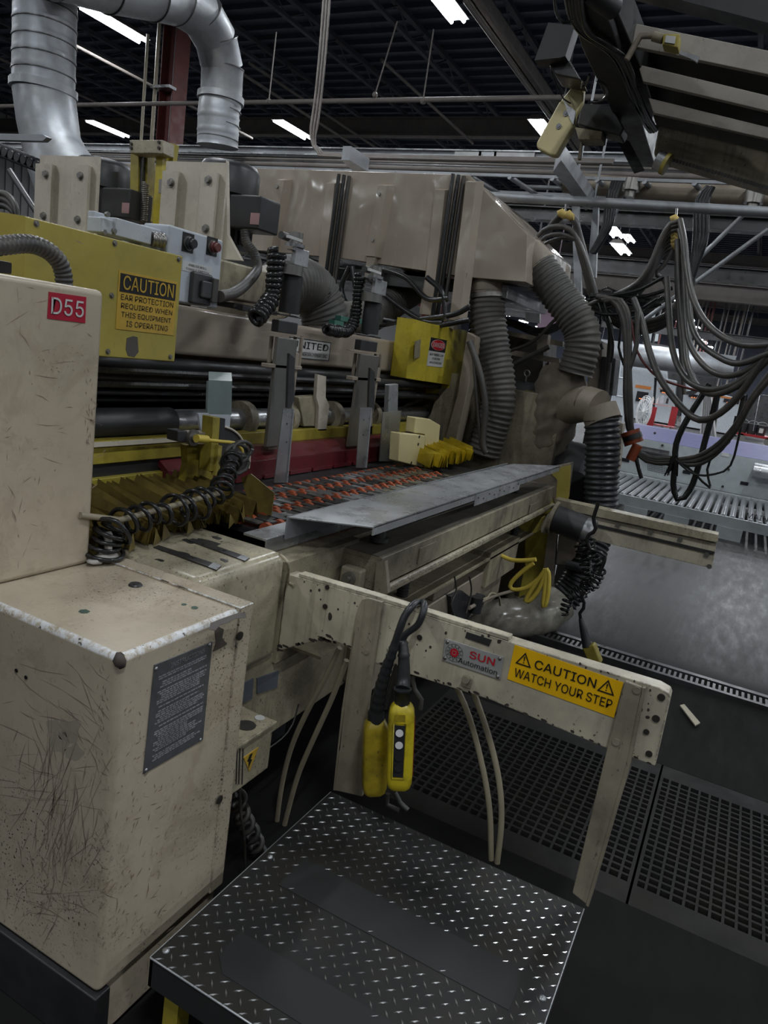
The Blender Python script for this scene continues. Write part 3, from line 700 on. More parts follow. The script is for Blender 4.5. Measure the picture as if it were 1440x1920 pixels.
# paint chips with raised torn edges
def chip(poly, plane, val, mat=M_blk):
    q = [U(*p, **{plane: val}) for p in poly]; return MB().prism(q, {'X':(.0006,0,0),'Y':(0,.0006,0),'Z':(0,0,-.0006)}[plane])
for i, (p, pl, v) in enumerate((([(403,1183),(410,1175),(420,1180),(417,1196),(426,1208),(413,1216),(400,1222),(405,1205)], 'Y', YP-.0012),)):
    chip(p, pl, v, M_dark).build('bare_patch', paint('bare rusty steel', (.09,.075,.06), .6, .6, 0), t)
rst = paint('bare corroded steel', (.075,.06,.05), .6, .6, 0)
c = V(.941,YP+.002,.95); m = MB().sph(c+V(.003,.003,-.003), .0125, 8, (1,1,1.3))
R.seed(77)
for v in m.v: v += V(R.uniform(-.002,.002), R.uniform(-.002,.002), R.uniform(-.002,.002))
m.build('corner_chip', rst, t)
for p in ([(395,1168),(420,1158),(450,1148),(462,1150),(460,1158),(440,1160),(425,1168),(412,1172),(404,1182),(392,1180)],):
    MB().prism([U(*q_, Z=.9635) for q_ in p], (0,0,-.0008)).build('bare_edge', rst, t)
for (cx, cy_, w_, h_) in ((158,1146,16,4),(365,1139,10,3),(345,1133,8,2)): MB().prism([U(cx+w_*math.cos(k)*.7, cy_+h_*math.sin(k), Z=.9578) for k in (0,1,2,3,4,5)], (0,0,-.0006)).build('green_smudge', plain('green smudge', (.03,.07,.05), .5), t)
for p in ([(110,1188),(120,1184),(126,1190),(118,1196)], [(137,1199),(146,1196),(150,1203),(142,1206)], [(215,1232),(228,1226),(243,1232),(240,1244),(228,1252),(218,1246)], [(285,1208),(303,1203),(305,1209),(290,1214)]):
    pass
brn = plain('scratched brown primer', (.25,.19,.145), .6)
def scratches(par, axis, val, spots, seed):
    R.seed(seed); m = MB()
    for (cx, cy, sx, sy, n, base, spread, ln) in spots:
        for _ in range(n):
            px = R.gauss(cx, sx); py = R.gauss(cy, sy); a = base+R.gauss(0, spread); L = ln*R.uniform(.3,1.5); w_ = R.choice((.35,.5,.8,1.1))
            if axis == 'X' and not (2 < px < 205 and py > 1165+px*.42 and py < 1740+px*.62): continue
            dx, dy = math.cos(a)*L/2, math.sin(a)*L/2; bx = R.uniform(-.06,.06)*L
            pts = [(px-dx,py-dy),(px+bx,py-bx),(px+dx,py+dy)]; nx_, ny_ = -math.sin(a)*w_, math.cos(a)*w_
            P_ = [U(*p, **{axis: val}) for p in (pts[0],(pts[1][0]+nx_,pts[1][1]+ny_),pts[2],(pts[1][0]-nx_,pts[1][1]-ny_))]
            m.add(P_, [(0,1,2,3)])
    return m.build('paint_scratches', brn, par, kind='stuff')
scratches(t, 'X', .9386, [(100,1460,40,60,70,1.75,.22,75),(120,1560,30,60,60,1.8,.25,70),(90,1650,45,60,60,1.75,.5,40),(150,1340,35,40,26,.9,.35,60),(60,1330,40,60,14,.5,.4,80),(90,1470,60,40,20,.15,.15,70),(110,1690,50,20,18,.1,.3,70),(195,1370,8,60,40,1.2,.5,14),(40,1720,40,60,50,.8,.8,8),(190,1600,12,90,50,1.2,.6,12)], 41)
scratches(t, 'Y', YP-.0005, [(262,1370,18,60,60,1.9,.5,9),(420,1260,14,50,40,1.2,.7,7),(300,1500,60,40,30,-.9,.4,14),(280,1700,50,60,36,2.2,.35,24),(330,1620,40,40,24,-1.0,.5,10),(290,1780,40,40,60,-.8,.5,6),(240,1640,20,90,40,1.9,.4,12)], 42)
m = MB(); R.seed(43)
for (cx, cy, r_) in ((130,1370,26),(112,1392,22),(140,1410,18),(100,1360,14)): m.prism([U(cx+r_*math.cos(k*.52)*R.uniform(.6,1.2), cy+r_*math.sin(k*.52)*R.uniform(.6,1.2), X=.9388) for k in range(12)], (.0003,0,0))
m.build('worn_patch', paint('rubbed olive patch', (.33,.295,.23), .5, .3, 0), t)
# ------------------------------------------------------------------ D55 cabinet
YD = 1.405
t = thing('upper_cabinet', 'tall cream cabinet with a red D55 sticker, standing on the pedestal', 'cabinet', (1.05,1.6,.957))
MB().box(.72,1.257,YD,1.95,.957,1.632).build('body', M_cab, t, bevel=.014, segs=4)
st = MB().PY([(92,547),(162,557),(160,606),(89,597)], YD-.0015, .002).build('number_sticker', M_redl, t); st['label'] = 'red sticker with white D55'
q = [U(*p, Y=YD-.002) for p in ((96,551),(156,601))]
text('sticker_lettering', 'D55', (q[0]+q[1])/2, (1,0,0), (0,0,1), abs(q[1].x-q[0].x)*.98, abs(q[1].z-q[0].z)*.74, M_sticker, st, bold=.01)
scratches(t, 'Y', YD-.0005, [(170,790,6,50,40,1.5,.4,12),(100,680,25,20,30,1.2,.6,5),(40,850,15,140,20,1.6,.3,30),(110,700,50,120,16,.2,.3,40),(60,900,50,80,16,-.4,.6,20)], 44)
# flexible conduit arching over the cabinet
solo('flexible_conduit', hose([U(-60,470,Y=1.6), U(0,461,Y=1.6), U(60,458,Y=1.6), U(100,478,Y=1.6), U(118,510,Y=1.6), U(121,560,Y=1.6)], .021, .012, .0015, 16), M_cable, 'grey flexible conduit arching in front of the yellow guard down behind the cabinet', 'conduit')
solo('small_display', MB().BY((-20,484), (23,515), 1.62, .05), M_blk, 'black edge of a small screen at the left border above the cabinet', 'screen', bevel=.004)

# ------------------------------------------------------------------ side frame block
ZB = .965
t = thing('machine_casting', 'long cream machine side casting with rounded top edge, between pedestal and caution beam', 'frame', (1.7,1.3,.4))
MB().box(1.347,1.752,1.131,2.0,.62,ZB).build('casting', M_be, t, bevel=.035, segs=5)
zb_ = U(513,1380,Y=1.131).z
MB().box(1.30,2.35,1.145,1.7,zb_,.63).build('lower_casting', M_dark, t, bevel=.006)
MB().box(1.752,2.2,1.131,1.16,.60,.93).build('web_plate', M_dark, t)
for a, b in (((447,1278),(476,1318)),((483,1264),(523,1297))): MB().PY([(a[0],a[1]+8),(b[0],a[1]-6),(b[0]-3,b[1]-8),(a[0],b[1]+4)], 1.140, .005).build('data_plate', plain('blue grey plate', (.10,.11,.13), .5), t)
m = MB().box(1.70,1.775,1.10,1.145,.62,.945)
MB().sweep(spline([U(525,1040,Z=ZB+.004), U(538,1052,Z=ZB+.004), U(541,1068,Z=.94), U(540,1090,X=1.748), U(552,1098,X=1.748)], .02), .005, 8).build('weld_lip', M_be, t)
for poly, lab in (([(288,1025),(298,1022),(415,1060),(406,1068)], 'near flat dark steel strip lying on the cream casting'), ([(352,1012),(362,1009),(468,1045),(459,1051)], 'rear flat dark steel strip lying on the cream casting')):
    t2 = thing('steel_strip', lab, 'strip', U(*poly[0], Z=ZB)); MB().PZ(poly, ZB+.004, .0045).build('bar', M_dst, t2)
    a, b = [U(*p, Z=ZB+.0045) for p in (poly[3], poly[2])]; d = (U(*poly[0],Z=ZB+.0045)-a).normalized()*.03
    MB().prism([a,b,b+d,a+d], (0,0,-.001)).build('worn_tip', M_alu, t2)
    for f in (.25,.6): c = U(poly[0][0]+(poly[2][0]-poly[0][0])*f, poly[0][1]+(poly[2][1]-poly[0][1])*f, Z=ZB+.004); MB().cyl(c, c+V(0,0,.002), .005, n=8).build('screw', M_boltb, t2)
m = MB(); R.seed(18)
for (cx, cy_, w_, h_) in ((355,1015,14,4),(390,1018,26,8),(410,1030,12,4),(345,1037,12,3),(420,1050,10,3),(300,1050,9,2),(405,1008,10,3)):
    m.prism([U(cx+w_*math.cos(k*.63)*R.uniform(.5,1.2), cy_+h_*math.sin(k*.63)*R.uniform(.5,1.2)+w_*.2*math.cos(k*.63), Z=ZB+.0012) for k in range(10)], (0,0,-.001))
m.build('oil_patches', M_dst, t, kind='stuff')
m = MB(); R.seed(8); c = U(200,1043,Z=.975)
m.sph(c, .028, 10, (1.3,.8,.4)).sph(c+V(.0,-.005,.03), .018, 8, (.7,.7,1.6)).sph(c+V(-.03,.0,-.005), .022, 8, (1.5,.7,.3)).sph(c+V(.01,.01,.05), .012, 8)
for v in m.v: v += Vector((R.uniform(-1,1), R.uniform(-1,1), R.uniform(-1,1)))*.0035
solo('caulk_lump', m, M_rag, 'lump of white caulk in the corner of the tall cabinet foot', 'lump')

# ------------------------------------------------------------------ junction box, coiled cord
YJ = .97
t = thing('junction_box', 'small cream junction box with a yellow voltage triangle beside the pedestal', 'box', U(475,1470,Y=YJ))
q = [U(*p, Y=YJ) for p in ((440,1397),(513,1355),(507,1440),(430,1494))]
MB().box(1.338,q[1].x,YJ,1.145,q[3].z,q[1].z-.004).build('box_body', M_be, t, bevel=.003)
MB().box(1.333,q[1].x+.006,YJ-.008,1.145,q[1].z-.004,q[1].z+.006).build('lid', M_be, t, bevel=.003)
c = U(487,1346,Z=q[1].z+.007); MB().cyl(c, c+V(0,0,.001), .014, n=20).build('round_sticker', M_sticker, t)
c = U(462,1360,Z=q[1].z+.007); MB().cyl(c-V(0,0,.001), c+V(0,0,.0005), .026, n=20).build('grease_patch', M_dst, t)
MB().PY([(457,1421),(485,1401),(468,1447)], YJ-.002, .002).build('warning_triangle', M_caud, t)
MB().PY([(469,1415),(474,1412),(470,1424),(473,1424),(466,1440),(467,1428),(464,1428)], YJ-.003, .001).build('lightning_bolt', M_black, t)
for x in (444,449,455): MB().PY([(x,1404-x*.0),(x+2,1403),(x,1470),(x-2,1471)], YJ-.001, .001).build('grease_drip', M_dst, t)
cp = [U(x,y,Y=1.05) for x, y in ((442,1478),(452,1525),(475,1570),(488,1612),(500,1650))]
solo('curly_cable', coil(cp, .022, .008, .062, 8, .0), M_cable, 'loose grey coiled cord hanging under the junction box', 'cord')
solo('thin_wires', tube([U(x,y,Y=1.02) for x, y in ((449,1480),(452,1530),(458,1570),(460,1640))], .004, 6), M_cable, 'thin grey wire pair hanging inside the coiled cord', 'wire')
for i, (pts, lab) in enumerate((([(637,1215),(608,1275),(573,1340),(545,1405),(527,1480),(513,1590)], 'left of two cream hoses rising behind the platform to the casting'), ([(650,1238),(622,1310),(588,1385),(560,1450),(540,1520),(523,1590)], 'right of two cream hoses rising behind the platform to the casting'))):
    solo('cream_hose', tube([U(x,y,X=1.79+.05*k/5) for k, (x, y) in enumerate(pts)], .0085, 10), M_hosec, lab, 'hose')
for pts, lab in (([(855,1285),(880,1345),(904,1435),(918,1520),(921,1612)], 'left of two cream hoses hanging under the caution beam'), ([(886,1292),(905,1345),(925,1412),(938,1480),(940,1545),(932,1618)], 'right of two cream hoses hanging under the caution beam')):
    solo('cream_hose', tube([U(x,y,X=1.84) for x, y in pts], .0085, 10), M_hosec, lab, 'hose')
solo('thin_wires', tube([U(x,y,Y=1.13) for x, y in ((560,1320),(548,1360),(528,1385),(505,1402))], .003, 6), M_cable, 'thin grey wire from the junction box to the casting', 'wire')

# ------------------------------------------------------------------ caution beam with its posts
XA = 1.75
t = thing('caution_beam', 'chipped cream side beam on two posts with a yellow caution sign', 'beam', (XA,.5,.27))
prof = [(538,1076),(560,1082),(620,1099),(700,1123),(954,1203),(1235,1289),(1254,1300),(1257,1308),(1228,1437),(1138,1404),(917,1312),(760,1262),(705,1245),(672,1230),(650,1212),(628,1203),(600,1201),(560,1210),(520,1222)]
MB().PX(prof, XA, .05).build('beam_plate', M_arm, t, bevel=.003)
MB().prism([U(*p, X=XA-.0) for p in ((560,1075),(700,1116),(954,1195),(954,1203),(700,1123),(560,1082))], (.035,0,0)).build('top_flange', M_arm, t, bevel=.002)
def post(poly, flange, name='post'):
    w_ = MB().PX(poly, XA-.014, .012).build(name, M_post, t, bevel=.003)
    MB().PX(flange, XA-.014, .055).build('post_flange', M_post, t, bevel=.002)
post([(690,1121),(717,1129),(690,1330),(679,1494),(625,1482),(643,1330),(662,1180),(670,1140),(678,1124)], [(624,1482),(629,1483),(648,1330),(668,1178),(664,1176),(640,1330)])
post([(1172,1277),(1204,1289),(1177,1426),(1099,1696),(1073,1675),(1138,1404)], [(1204,1289),(1211,1290),(1183,1430),(1103,1702),(1098,1698),(1176,1426)])
sp = MB().PX([(965,1209),(1169,1280),(1151,1346),(951,1273)], XA-.0016, .0015).build('caution_sign', M_cau, t); sp['label'] = 'yellow CAUTION WATCH YOUR STEP sign'
q = [U(*p, X=XA-.002) for p in ((965,1209),(1169,1280),(1151,1346),(951,1273))]
cz = sum(p.z for p in q)/4; W_ = q[0].y-q[1].y; Hh = q[0].z-q[3].z; cy = (q[0].y+q[1].y)/2
text('lettering', 'CAUTION', V(XA-.002, cy, cz+Hh*.2), (0,-1,0), (0,0,1), W_*.56, Hh*.25, M_black, sp, bold=.02)
text('lettering', 'WATCH YOUR STEP', V(XA-.002, cy, cz-Hh*.2), (0,-1,0), (0,0,1), W_*.90, Hh*.25, M_black, sp, bold=.012)
def tri(cx, czz, s, X, par, axis='X'):
    def P(a, b): return V(X, cx-a, czz+b)
    o = [(0,.62),(-.6,-.42),(.6,-.42)]; i_ = [(0,.45),(-.45,-.33),(.45,-.33)]
    for k in range(3):
        a, b = o[k], o[(k+1) % 3]; c_, d_ = i_[(k+1) % 3], i_[k]
        MB().prism([P(*[v*s for v in p]) for p in (a,b,c_,d_)], (.0006,0,0)).build('triangle_edge', M_black, par)
    MB().prism([P(*[v*s for v in p]) for p in ((-.05,.28),(.05,.28),(.025,-.08),(-.025,-.08))], (.0006,0,0)).build('exclamation_mark', M_black, par)
    MB().prism([P(.05*s*math.cos(k), -.2*s+.05*s*math.sin(k)) for k in (0,1,2,3,4,5)], (.0006,0,0)).build('exclamation_dot', M_black, par)
tri(cy+W_*.385, cz+Hh*.2, Hh*.36, XA-.003, sp); tri(cy-W_*.375, cz+Hh*.19, Hh*.36, XA-.003, sp)
sn = MB().PX([(834,1197),(944,1232),(938,1275),(829,1238)], XA-.003, .003).build('maker_plate', M_sun, t, bevel=.001); sn['label'] = 'grey SUN Automation plate'
q = [U(*p, X=XA-.004) for p in ((834,1197),(944,1232),(938,1275),(829,1238))]; W_ = q[0].y-q[1].y; cy = (q[0].y+q[1].y)/2; cz = sum(p.z for p in q)/4; Hh = q[0].z-q[3].z
text('lettering', 'SUN', V(XA-.0035, cy-W_*.17, cz+Hh*.17), (0,-1,0), (0,0,1), W_*.42, Hh*.32, M_redi, sn, bold=.05)
text('lettering', 'Automation', V(XA-.0035, cy-W_*.12, cz-Hh*.24), (0,-1,0), (0,0,1), W_*.66, Hh*.24, M_black, sn, bold=.012)
sc_ = V(XA-.004, cy+W_*.30, cz+Hh*.0); m = MB()
for k in range(12):
    a = 2*pi*k/12; b = a+pi/12; r_ = Hh*.36
    for s in (-1,1): m.sweep([sc_+V(0,math.cos(b*0+a)*r_,math.sin(a)*r_), sc_+V(0,math.cos(a+s*pi/12)*r_*.55,math.sin(a+s*pi/12)*r_*.55)], .0005, 3)
m.sweep([sc_+V(0,math.cos(2*pi*k/32)*r_*1.08,math.sin(2*pi*k/32)*r_*1.08) for k in range(33)], .0004, 3)
m.build('sun_rays', M_black, sn); MB().cyl(sc_, sc_-V(.0006,0,0), Hh*.19, n=20).build('sun_disc', M_redi, sn)
for s in (-1,1):
    MB().box(sc_.x-.0012, sc_.x-.0006, sc_.y-.5*Hh*.16, sc_.y+.5*Hh*.16, sc_.z+s*Hh*.08-.0004, sc_.z+s*Hh*.08+.0004).build('sun_mark', M_sun, sn)
    MB().box(sc_.x-.0012, sc_.x-.0006, sc_.y+s*Hh*.08-.0004, sc_.y+s*Hh*.08+.0004, sc_.z-Hh*.08, sc_.z+Hh*.08).build('sun_mark', M_sun, sn)
for p in ((839,1204),(937,1235),(933,1269),(834,1234)): c = U(*p, X=XA-.003); MB().sph(c, .0055, 8, (.6,1,1)).build('rivet', M_bolt, sn)
MB().PX([(875,1185),(922,1200),(917,1212),(872,1196)], XA-.002, .002).build('small_plate', M_dst, t)
for p, r_ in (((614,1075+30-4),.007),((610,1137),.008),((1194,1294),.009),((1155,1391),.009),((1240,1307),.009),((1230,1347),.009),((1212,1372),.007),((1217,1413),.008),((787,1195),.008),((687,1222),.008)):
    X_ = XA-.014 if p[0] in (1194,1155,687) else XA
    c = U(*p, X=X_); MB().cyl(c, c-V(.003,0,0), r_, n=14).build('bolt_head', M_boltb if X_ == XA else M_post, t)
c = U(876,1278,X=XA); MB().box(c.x-.008,c.x,c.y-.014,c.y+.014,c.z-.016,c.z+.016).cyl(c+V(-.008,0,.012), c+V(-.02,0,.012), .011, n=10).build('clip', M_post, t, bevel=.003)
R.seed(21); rust = paint('bare dark steel', (.035,.03,.025), .6, .4, 0)
m = MB()
for i in range(70):
    f = R.random(); bx = [(520,1222),(600,1201),(640,1208),(680,1234),(760,1262),(917,1312),(1138,1404),(1228,1437)]
    k = min(6, int(f*7)); a = f*7-k; px = bx[k][0]+(bx[k+1][0]-bx[k][0])*a; py = bx[k][1]+(bx[k+1][1]-bx[k][1])*a - abs(R.gauss(0,4))-1
    w_ = R.uniform(2,9); h_ = R.uniform(1,3.5); n = 6
    m.prism([U(px+w_*math.cos(2*pi*j/n)*R.uniform(.6,1), py+w_*.33*math.cos(2*pi*j/n)+h_*math.sin(2*pi*j/n), X=XA-.0006) for j in range(n)], (.0005,0,0))
for i in range(60):
    px = R.uniform(545,1240); ty = 1076+(px-538)*.305; py = ty+abs(R.gauss(0,1))*30
    if py < 1180+(px-560)*.36: w_ = R.uniform(.8,3.2); m.prism([U(px+w_*math.cos(j*1.05)*R.uniform(.6,1), py+w_*1.1*math.sin(j*1.05), X=XA-.0006) for j in range(6)], (.0005,0,0))
for (px, py, w_, h_) in ((618,1156,5,8),(936,1203,7,4),(1214,1345,6,3),(905,1193,4,3)): m.prism([U(px+w_*math.cos(j*.8)*R.uniform(.5,1), py+h_*math.sin(j*.8), X=XA-.0007) for j in range(8)], (.0005,0,0))
m.build('paint_chips', rust, t, kind='stuff')

# ------------------------------------------------------------------ tread plate platform
ZP = .265
t = thing('step_platform', 'dark diamond tread plate platform in front of the caution beam', 'platform', (1.37,.48,0))
MB().box(1.0,1.745,.095,.872,ZP-.005,ZP).build('tread_plate', M_plate, t)
MB().box(1.0,1.008,.095,.872,ZP-.075,ZP-.005).box(1.737,1.745,.095,.872,ZP-.075,ZP-.005).box(1.0,1.745,.095,.103,ZP-.075,ZP-.005).box(1.0,1.745,.864,.872,ZP-.075,ZP-.005).build('rim', M_dst, t)
MB().sweep([V(1.0,.872,ZP-.002), V(1.0,.095,ZP-.002), V(1.745,.095,ZP-.002)], .0025, 6).build('worn_edge', M_alu, t)
MB().sweep([V(1.0,.872,ZP-.002), V(1.745,.872,ZP-.002)], .0025, 6).build('worn_edge', M_alu, t)
for x in (1.04,1.70):
    for y in (.14,.82): MB().box(x-.02,x+.02,y-.02,y+.02,0,ZP-.07).build('leg', M_yelf, t)
MB().box(1.01,1.05,.30,.345,.0,ZP-.075).box(1.01,1.05,.60,.64,.0,ZP-.075).build('yellow_brace', M_yelf, t)
tapes = [[V(1.205,.80,0),V(1.33,.80,0),V(1.32,.10,0),V(1.20,.10,0)]]
def in_tape(x, y):
    if 1.055 < x < 1.165 and .20 < y < .76: return True
    if 1.335 < x < 1.455 and .17 < y < .775: return True
    return False
m = MB(); R.seed(5); s = .0285; i = 0
def lug(m, x, y, ang, l=.0118, w_=.0021, h=.0022):
    c, s_ = math.cos(ang), math.sin(ang); P = lambda a, b, z: V(x+a*c-b*s_, y+a*s_+b*c, z)
    vs = [P(-l,0,ZP), P(0,-w_,ZP), P(l,0,ZP), P(0,w_,ZP), P(-l*.55,0,ZP+h), P(l*.55,0,ZP+h)]
    m.add(vs, [(0,1,4),(1,5,4),(1,2,5),(2,3,5),(3,4,5),(3,0,4)])
for nx in range(40):
    for ny in range(42):
        if (nx+ny) % 2: continue
        x = 1.006+nx*.01875; y = .104+ny*.01875
        if x > 1.738 or y > .868: continue
        if not in_tape(x+R.uniform(-.012,.012), y+R.uniform(-.012,.012)): lug(m, x, y, (pi/4-.05) if nx % 2 else (-pi/4-.1))
m.build('tread_lugs', M_lug, t, kind='stuff')
gt = MB().prism([V(1.335,.17,ZP+.0012), V(1.335,.775,ZP+.0012), V(1.455,.775,ZP+.0012), V(1.455,.21,ZP+.0012), V(1.42,.17,ZP+.0012)], (0,0,-.001)).build('worn_grip_patch', M_tape, t)
MB().prism([V(1.055,.20,ZP+.0012), V(1.055,.72,ZP+.0012), V(1.09,.76,ZP+.0012), V(1.165,.76,ZP+.0012), V(1.165,.20,ZP+.0012)], (0,0,-.001)).build('worn_grip_patch', M_tape, t)
for p in ((311,1783),(506,1607),(1017,1872)): c = U(*p, Z=ZP); MB().sph(c, .009, 10, (1,1,.6)).build('carriage_bolt', M_steel, t)

# ------------------------------------------------------------------ hoist pendants
def pendant(name, lab, top, bot, half, X, ang, mat, face):
    a, b = U(*top, X=X), U(*bot, X=X); H = (a-b).length; ax = (a-b).normalized()
    t = thing(name, lab, 'pendant', b)
    c, s = math.cos(ang), math.sin(ang)
    e1 = V(-s*0+math.cos(ang), math.sin(ang), 0); e1 = (e1-ax*e1.dot(ax)).normalized(); e2 = ax.cross(e1)
    def ring(h, w1, w2, n=20):
        r = []
        for k in range(n):
            th = 2*pi*k/n; cc, ss = math.cos(th), math.sin(th); p_ = .45
            r.append(b+ax*h+e1*(w1*math.copysign(abs(cc)**p_, cc))+e2*(w2*math.copysign(abs(ss)**p_, ss)))
        return r
    hs = [(0,.6),(.01,.85),(.025,.97),(.05,1),(H*.5,1),(H-.04,1),(H-.02,.95),(H-.008,.8),(H,.6)]
    rs = [ring(h, half[0]*k, half[1]*k) for h, k in hs]; n = 20; m = MB()
    m.add([p for r in rs for p in r], [(i*n+k, i*n+(k+1) % n, (i+1)*n+(k+1) % n, (i+1)*n+k) for i in range(len(rs)-1) for k in range(n)], True)
    m.add(rs[0], [list(range(n-1,-1,-1))]); m.add(rs[-1], [list(range(n))])
    m.build('housing', mat, t)
    return t, a, b, ax, e1, e2, H
t, a, b, ax, e1, e2, H = pendant('pendant_control', 'yellow push button pendant with four buttons hanging in front, red stripe', (754,1318), (748,1477), (.031,.036), 1.665, math.radians(25), M_pend, 1)
# e1 faces +X; button side faces -e1 side turned to the left
fc = -e1
P = lambda h, s, o=0: b+ax*h+e2*s+fc*(.031+o)
sg = 1 if (P(.1,.01)-P(.1,-.01)).dot(_r) > 0 else -1
off = -.004*sg
fr = MB().prism([P(H*.20,off-.016,.0004), P(H*.20,off+.016,.0004), P(H*.80,off+.016,.0004), P(H*.80,off-.016,.0004)], fc*.002).build('button_panel', M_blk, t)
for k, hh in enumerate((.72,.58,.44,.31)):
    c = P(H*hh, off, .002); MB().cyl(c, c+fc*.005, .0105, n=16).build('button', M_ltw if k < 2 else M_rub, t); MB().sweep([c, c+fc*.003], [.012,.012], 16).build('button_ring', M_blk, t)
q0 = [P(H*.18,off-.016,.001), P(H*.18,off+.016,.001), P(H*.82,off+.016,.001), P(H*.82,off-.016,.001)]
MB().sweep(q0+[q0[0]], .0025, 6).build('panel_rim', M_pend, t)
sd = e2*sg
Q = lambda h, s, o=.0006: b+ax*h+e1*s+sd*(.036+o)
MB().prism([Q(H*.18,-.012), Q(H*.18,-.004), Q(H*.6,.0), Q(H*.85,.004), Q(H*.85,-.012), Q(H*.5,-.012)], sd*.0005).build('red_label', M_redi, t)
MB().prism([P(H*.84,off-.014,.0003), P(H*.84,off+.014,.0003), P(H*.92,off+.014,.0003), P(H*.92,off-.014,.0003)], fc*.0005).build('worn_label', M_pend2, t)
MB().sweep([a-ax*.01, a+ax*.035, a+ax*.036, a+ax*.042], [.021,.021,.025,.025], 16).build('collar', M_rub, t)
gp = [a+ax*.04, U(757,1275,X=1.68), U(757,1225,X=1.69), U(754,1203,X=1.70)]
MB().sweep(resample(spline(gp,.01),.006), [.020+(.0025 if i % 5 == 0 and i > 10 else 0)-.0003*i for i in range(len(resample(spline(gp,.01),.006)))], 14).build('cable_grip', M_rub, t)
MB().sweep(spline([U(754,1205,X=1.70), U(760,1190,X=1.70), U(783,1172,X=1.705), U(793,1150,X=1.71), U(796,1135,X=1.73), U(792,1129,X=1.78), U(790,1140,X=1.86)],.01), .0095, 10).build('cable', M_rub, t)
t, a, b, ax, e1, e2, H = pendant('pendant_control', 'grease covered yellow pendant hanging behind the first, against the left post', (705,1348), (701,1488), (.030,.036), 1.70, math.radians(35), M_pend2, 1)
MB().sweep([a-ax*.01, a+ax*.02], [.024,.024], 16).build('collar', M_rub, t)
gp = resample(spline([a+ax*.02, U(712,1300,X=1.69), U(722,1262,X=1.68), U(735,1225,X=1.67), U(741,1205,X=1.67)],.01),.006)
MB().sweep(gp, [.021-.010*i/len(gp)+(.002 if i % 4 == 0 else 0) for i in range(len(gp))], 14).build('cable_grip', M_rub, t)
MB().sweep(spline([U(740,1208,X=1.67), U(750,1178,X=1.67), U(759,1155,X=1.68), U(773,1136,X=1.70), U(783,1130,X=1.76), U(788,1135,X=1.84)],.01), .0105, 10).build('cable', M_rub, t)
m = MB()
for k in range(7): m.sweep(spline([U(742+k*2,1245+k*3,X=1.72), U(728+k*3,1290+k*4,X=1.72), U(722+k*3,1330,X=1.72)],.02), .004, 5)
solo('wire_bundle', m, M_cable, 'bundle of thin wires between the two yellow pendants', 'wires')
for p, lab in (([(783,1255),(772,1275),(778,1295),(794,1318),(788,1330)], 'grey cable curl right of the front pendant top'), ([(727,1488),(722,1505),(735,1515),(748,1520)], 'left cable end curl under the pendants'), ([(740,1485),(748,1500),(755,1515),(765,1519)], 'right cable end curl under the pendants')):
    solo('cable_curl', tube([U(x,y,X=1.76) for x, y in p], .0075, 8), M_cable, lab, 'cable')

# ------------------------------------------------------------------ yellow bellows (left) and black coil hose
def bellows(name, lab, x0, x1, y0, y1, z0, z1, n, mat, seed, lean=.0, parent=None):
    R.seed(seed); t = thing(name, lab, 'bellows', ((x0+x1)/2,(y0+y1)/2,z0))
    for i in range(n):
        xa = x0+(x1-x0)*i/n; xb = x0+(x1-x0)*(i+1)/n; xm = (xa+xb)/2
        j = R.uniform(-.4,.4)*(xb-xa); zt = z1+R.uniform(-.014,.006)+lean*(i/n); yf = y0+R.uniform(-.025,.03); th = .0016
        sh = R.uniform(.03,.08)
        # one pleat: two folded sheets meeting in a ridge, doubled by a second ply, open at the front
        sh = .085+R.uniform(-.02,.02); m = MB(); zv = z0+R.uniform(-.004,.006)
        for ply in range(2):
            e = .006*ply; fy = yf+.012*ply*R.uniform(-1,1); rx = R.uniform(-.006,.006)
            A = [V(xa+e,y1,z0+.035-e), V(xm+j+e,y1,zt-e), V(xb+e,y1,z0+.035-e)]
            B = [V(xa-sh+e+rx,fy+.012,zv), V(xm+j-sh*1.25+e,fy,zt-.022-e), V(xb-sh+e-rx,fy+.012,zv)]
            for a_, b_ in ((0,1),(1,2)):
                m.add([A[a_],A[b_],B[b_],B[a_]], [(0,1,2,3)])
                d = V(0,0,-th); m.add([p+d for p in (A[a_],A[b_],B[b_],B[a_])], [(0,3,2,1)])
                m.add([B[a_],B[b_],B[b_]+d,B[a_]+d], [(0,3,2,1)])
        if i % 3 == 0:      # a corner tucked over
            m.add([B[1],B[2],B[1].lerp(B[2],.5)+V(-.03,-.012,-.03)], [(0,1,2)])
        m.build('pleat', mat, t)
    return t
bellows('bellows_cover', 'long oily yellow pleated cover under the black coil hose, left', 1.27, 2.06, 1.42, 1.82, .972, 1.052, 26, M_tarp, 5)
solo('bellows_end_sheet', MB().PX([(452,896),(470,888),(514,924),(508,968),(480,960),(462,930)], 2.03, .004), M_tarp, 'yellowish end sheet closing the left bellows beside the orange wheels', 'sheet')
hp = [U(225,1028,Y=1.40), U(200,1005,Y=1.39), U(225,984,Y=1.385), U(290,963,Y=1.385), U(357,950,Y=1.385), U(414,921,Y=1.39), U(430,880,Y=1.45), U(437,855,Y=1.5)]
ht = thing('coiled_air_hose', 'glossy black coiled air hose lying along the yellow bellows on a tan rod', 'hose', hp[2])
coil(hp[1:6], .036, .0062, .044, 8, .22, 20).build('coil', M_cableb, ht); coil(hp[5:], .026, .0055, .03, 8, .2, 18).build('coil_end', M_cableb, ht)
coil([U(190,1040,Y=1.41), U(200,1010,Y=1.40), U(215,985,Y=1.39)], .038, .0062, .018, 8, .2, 18).build('coil_heap', M_cableb, ht)
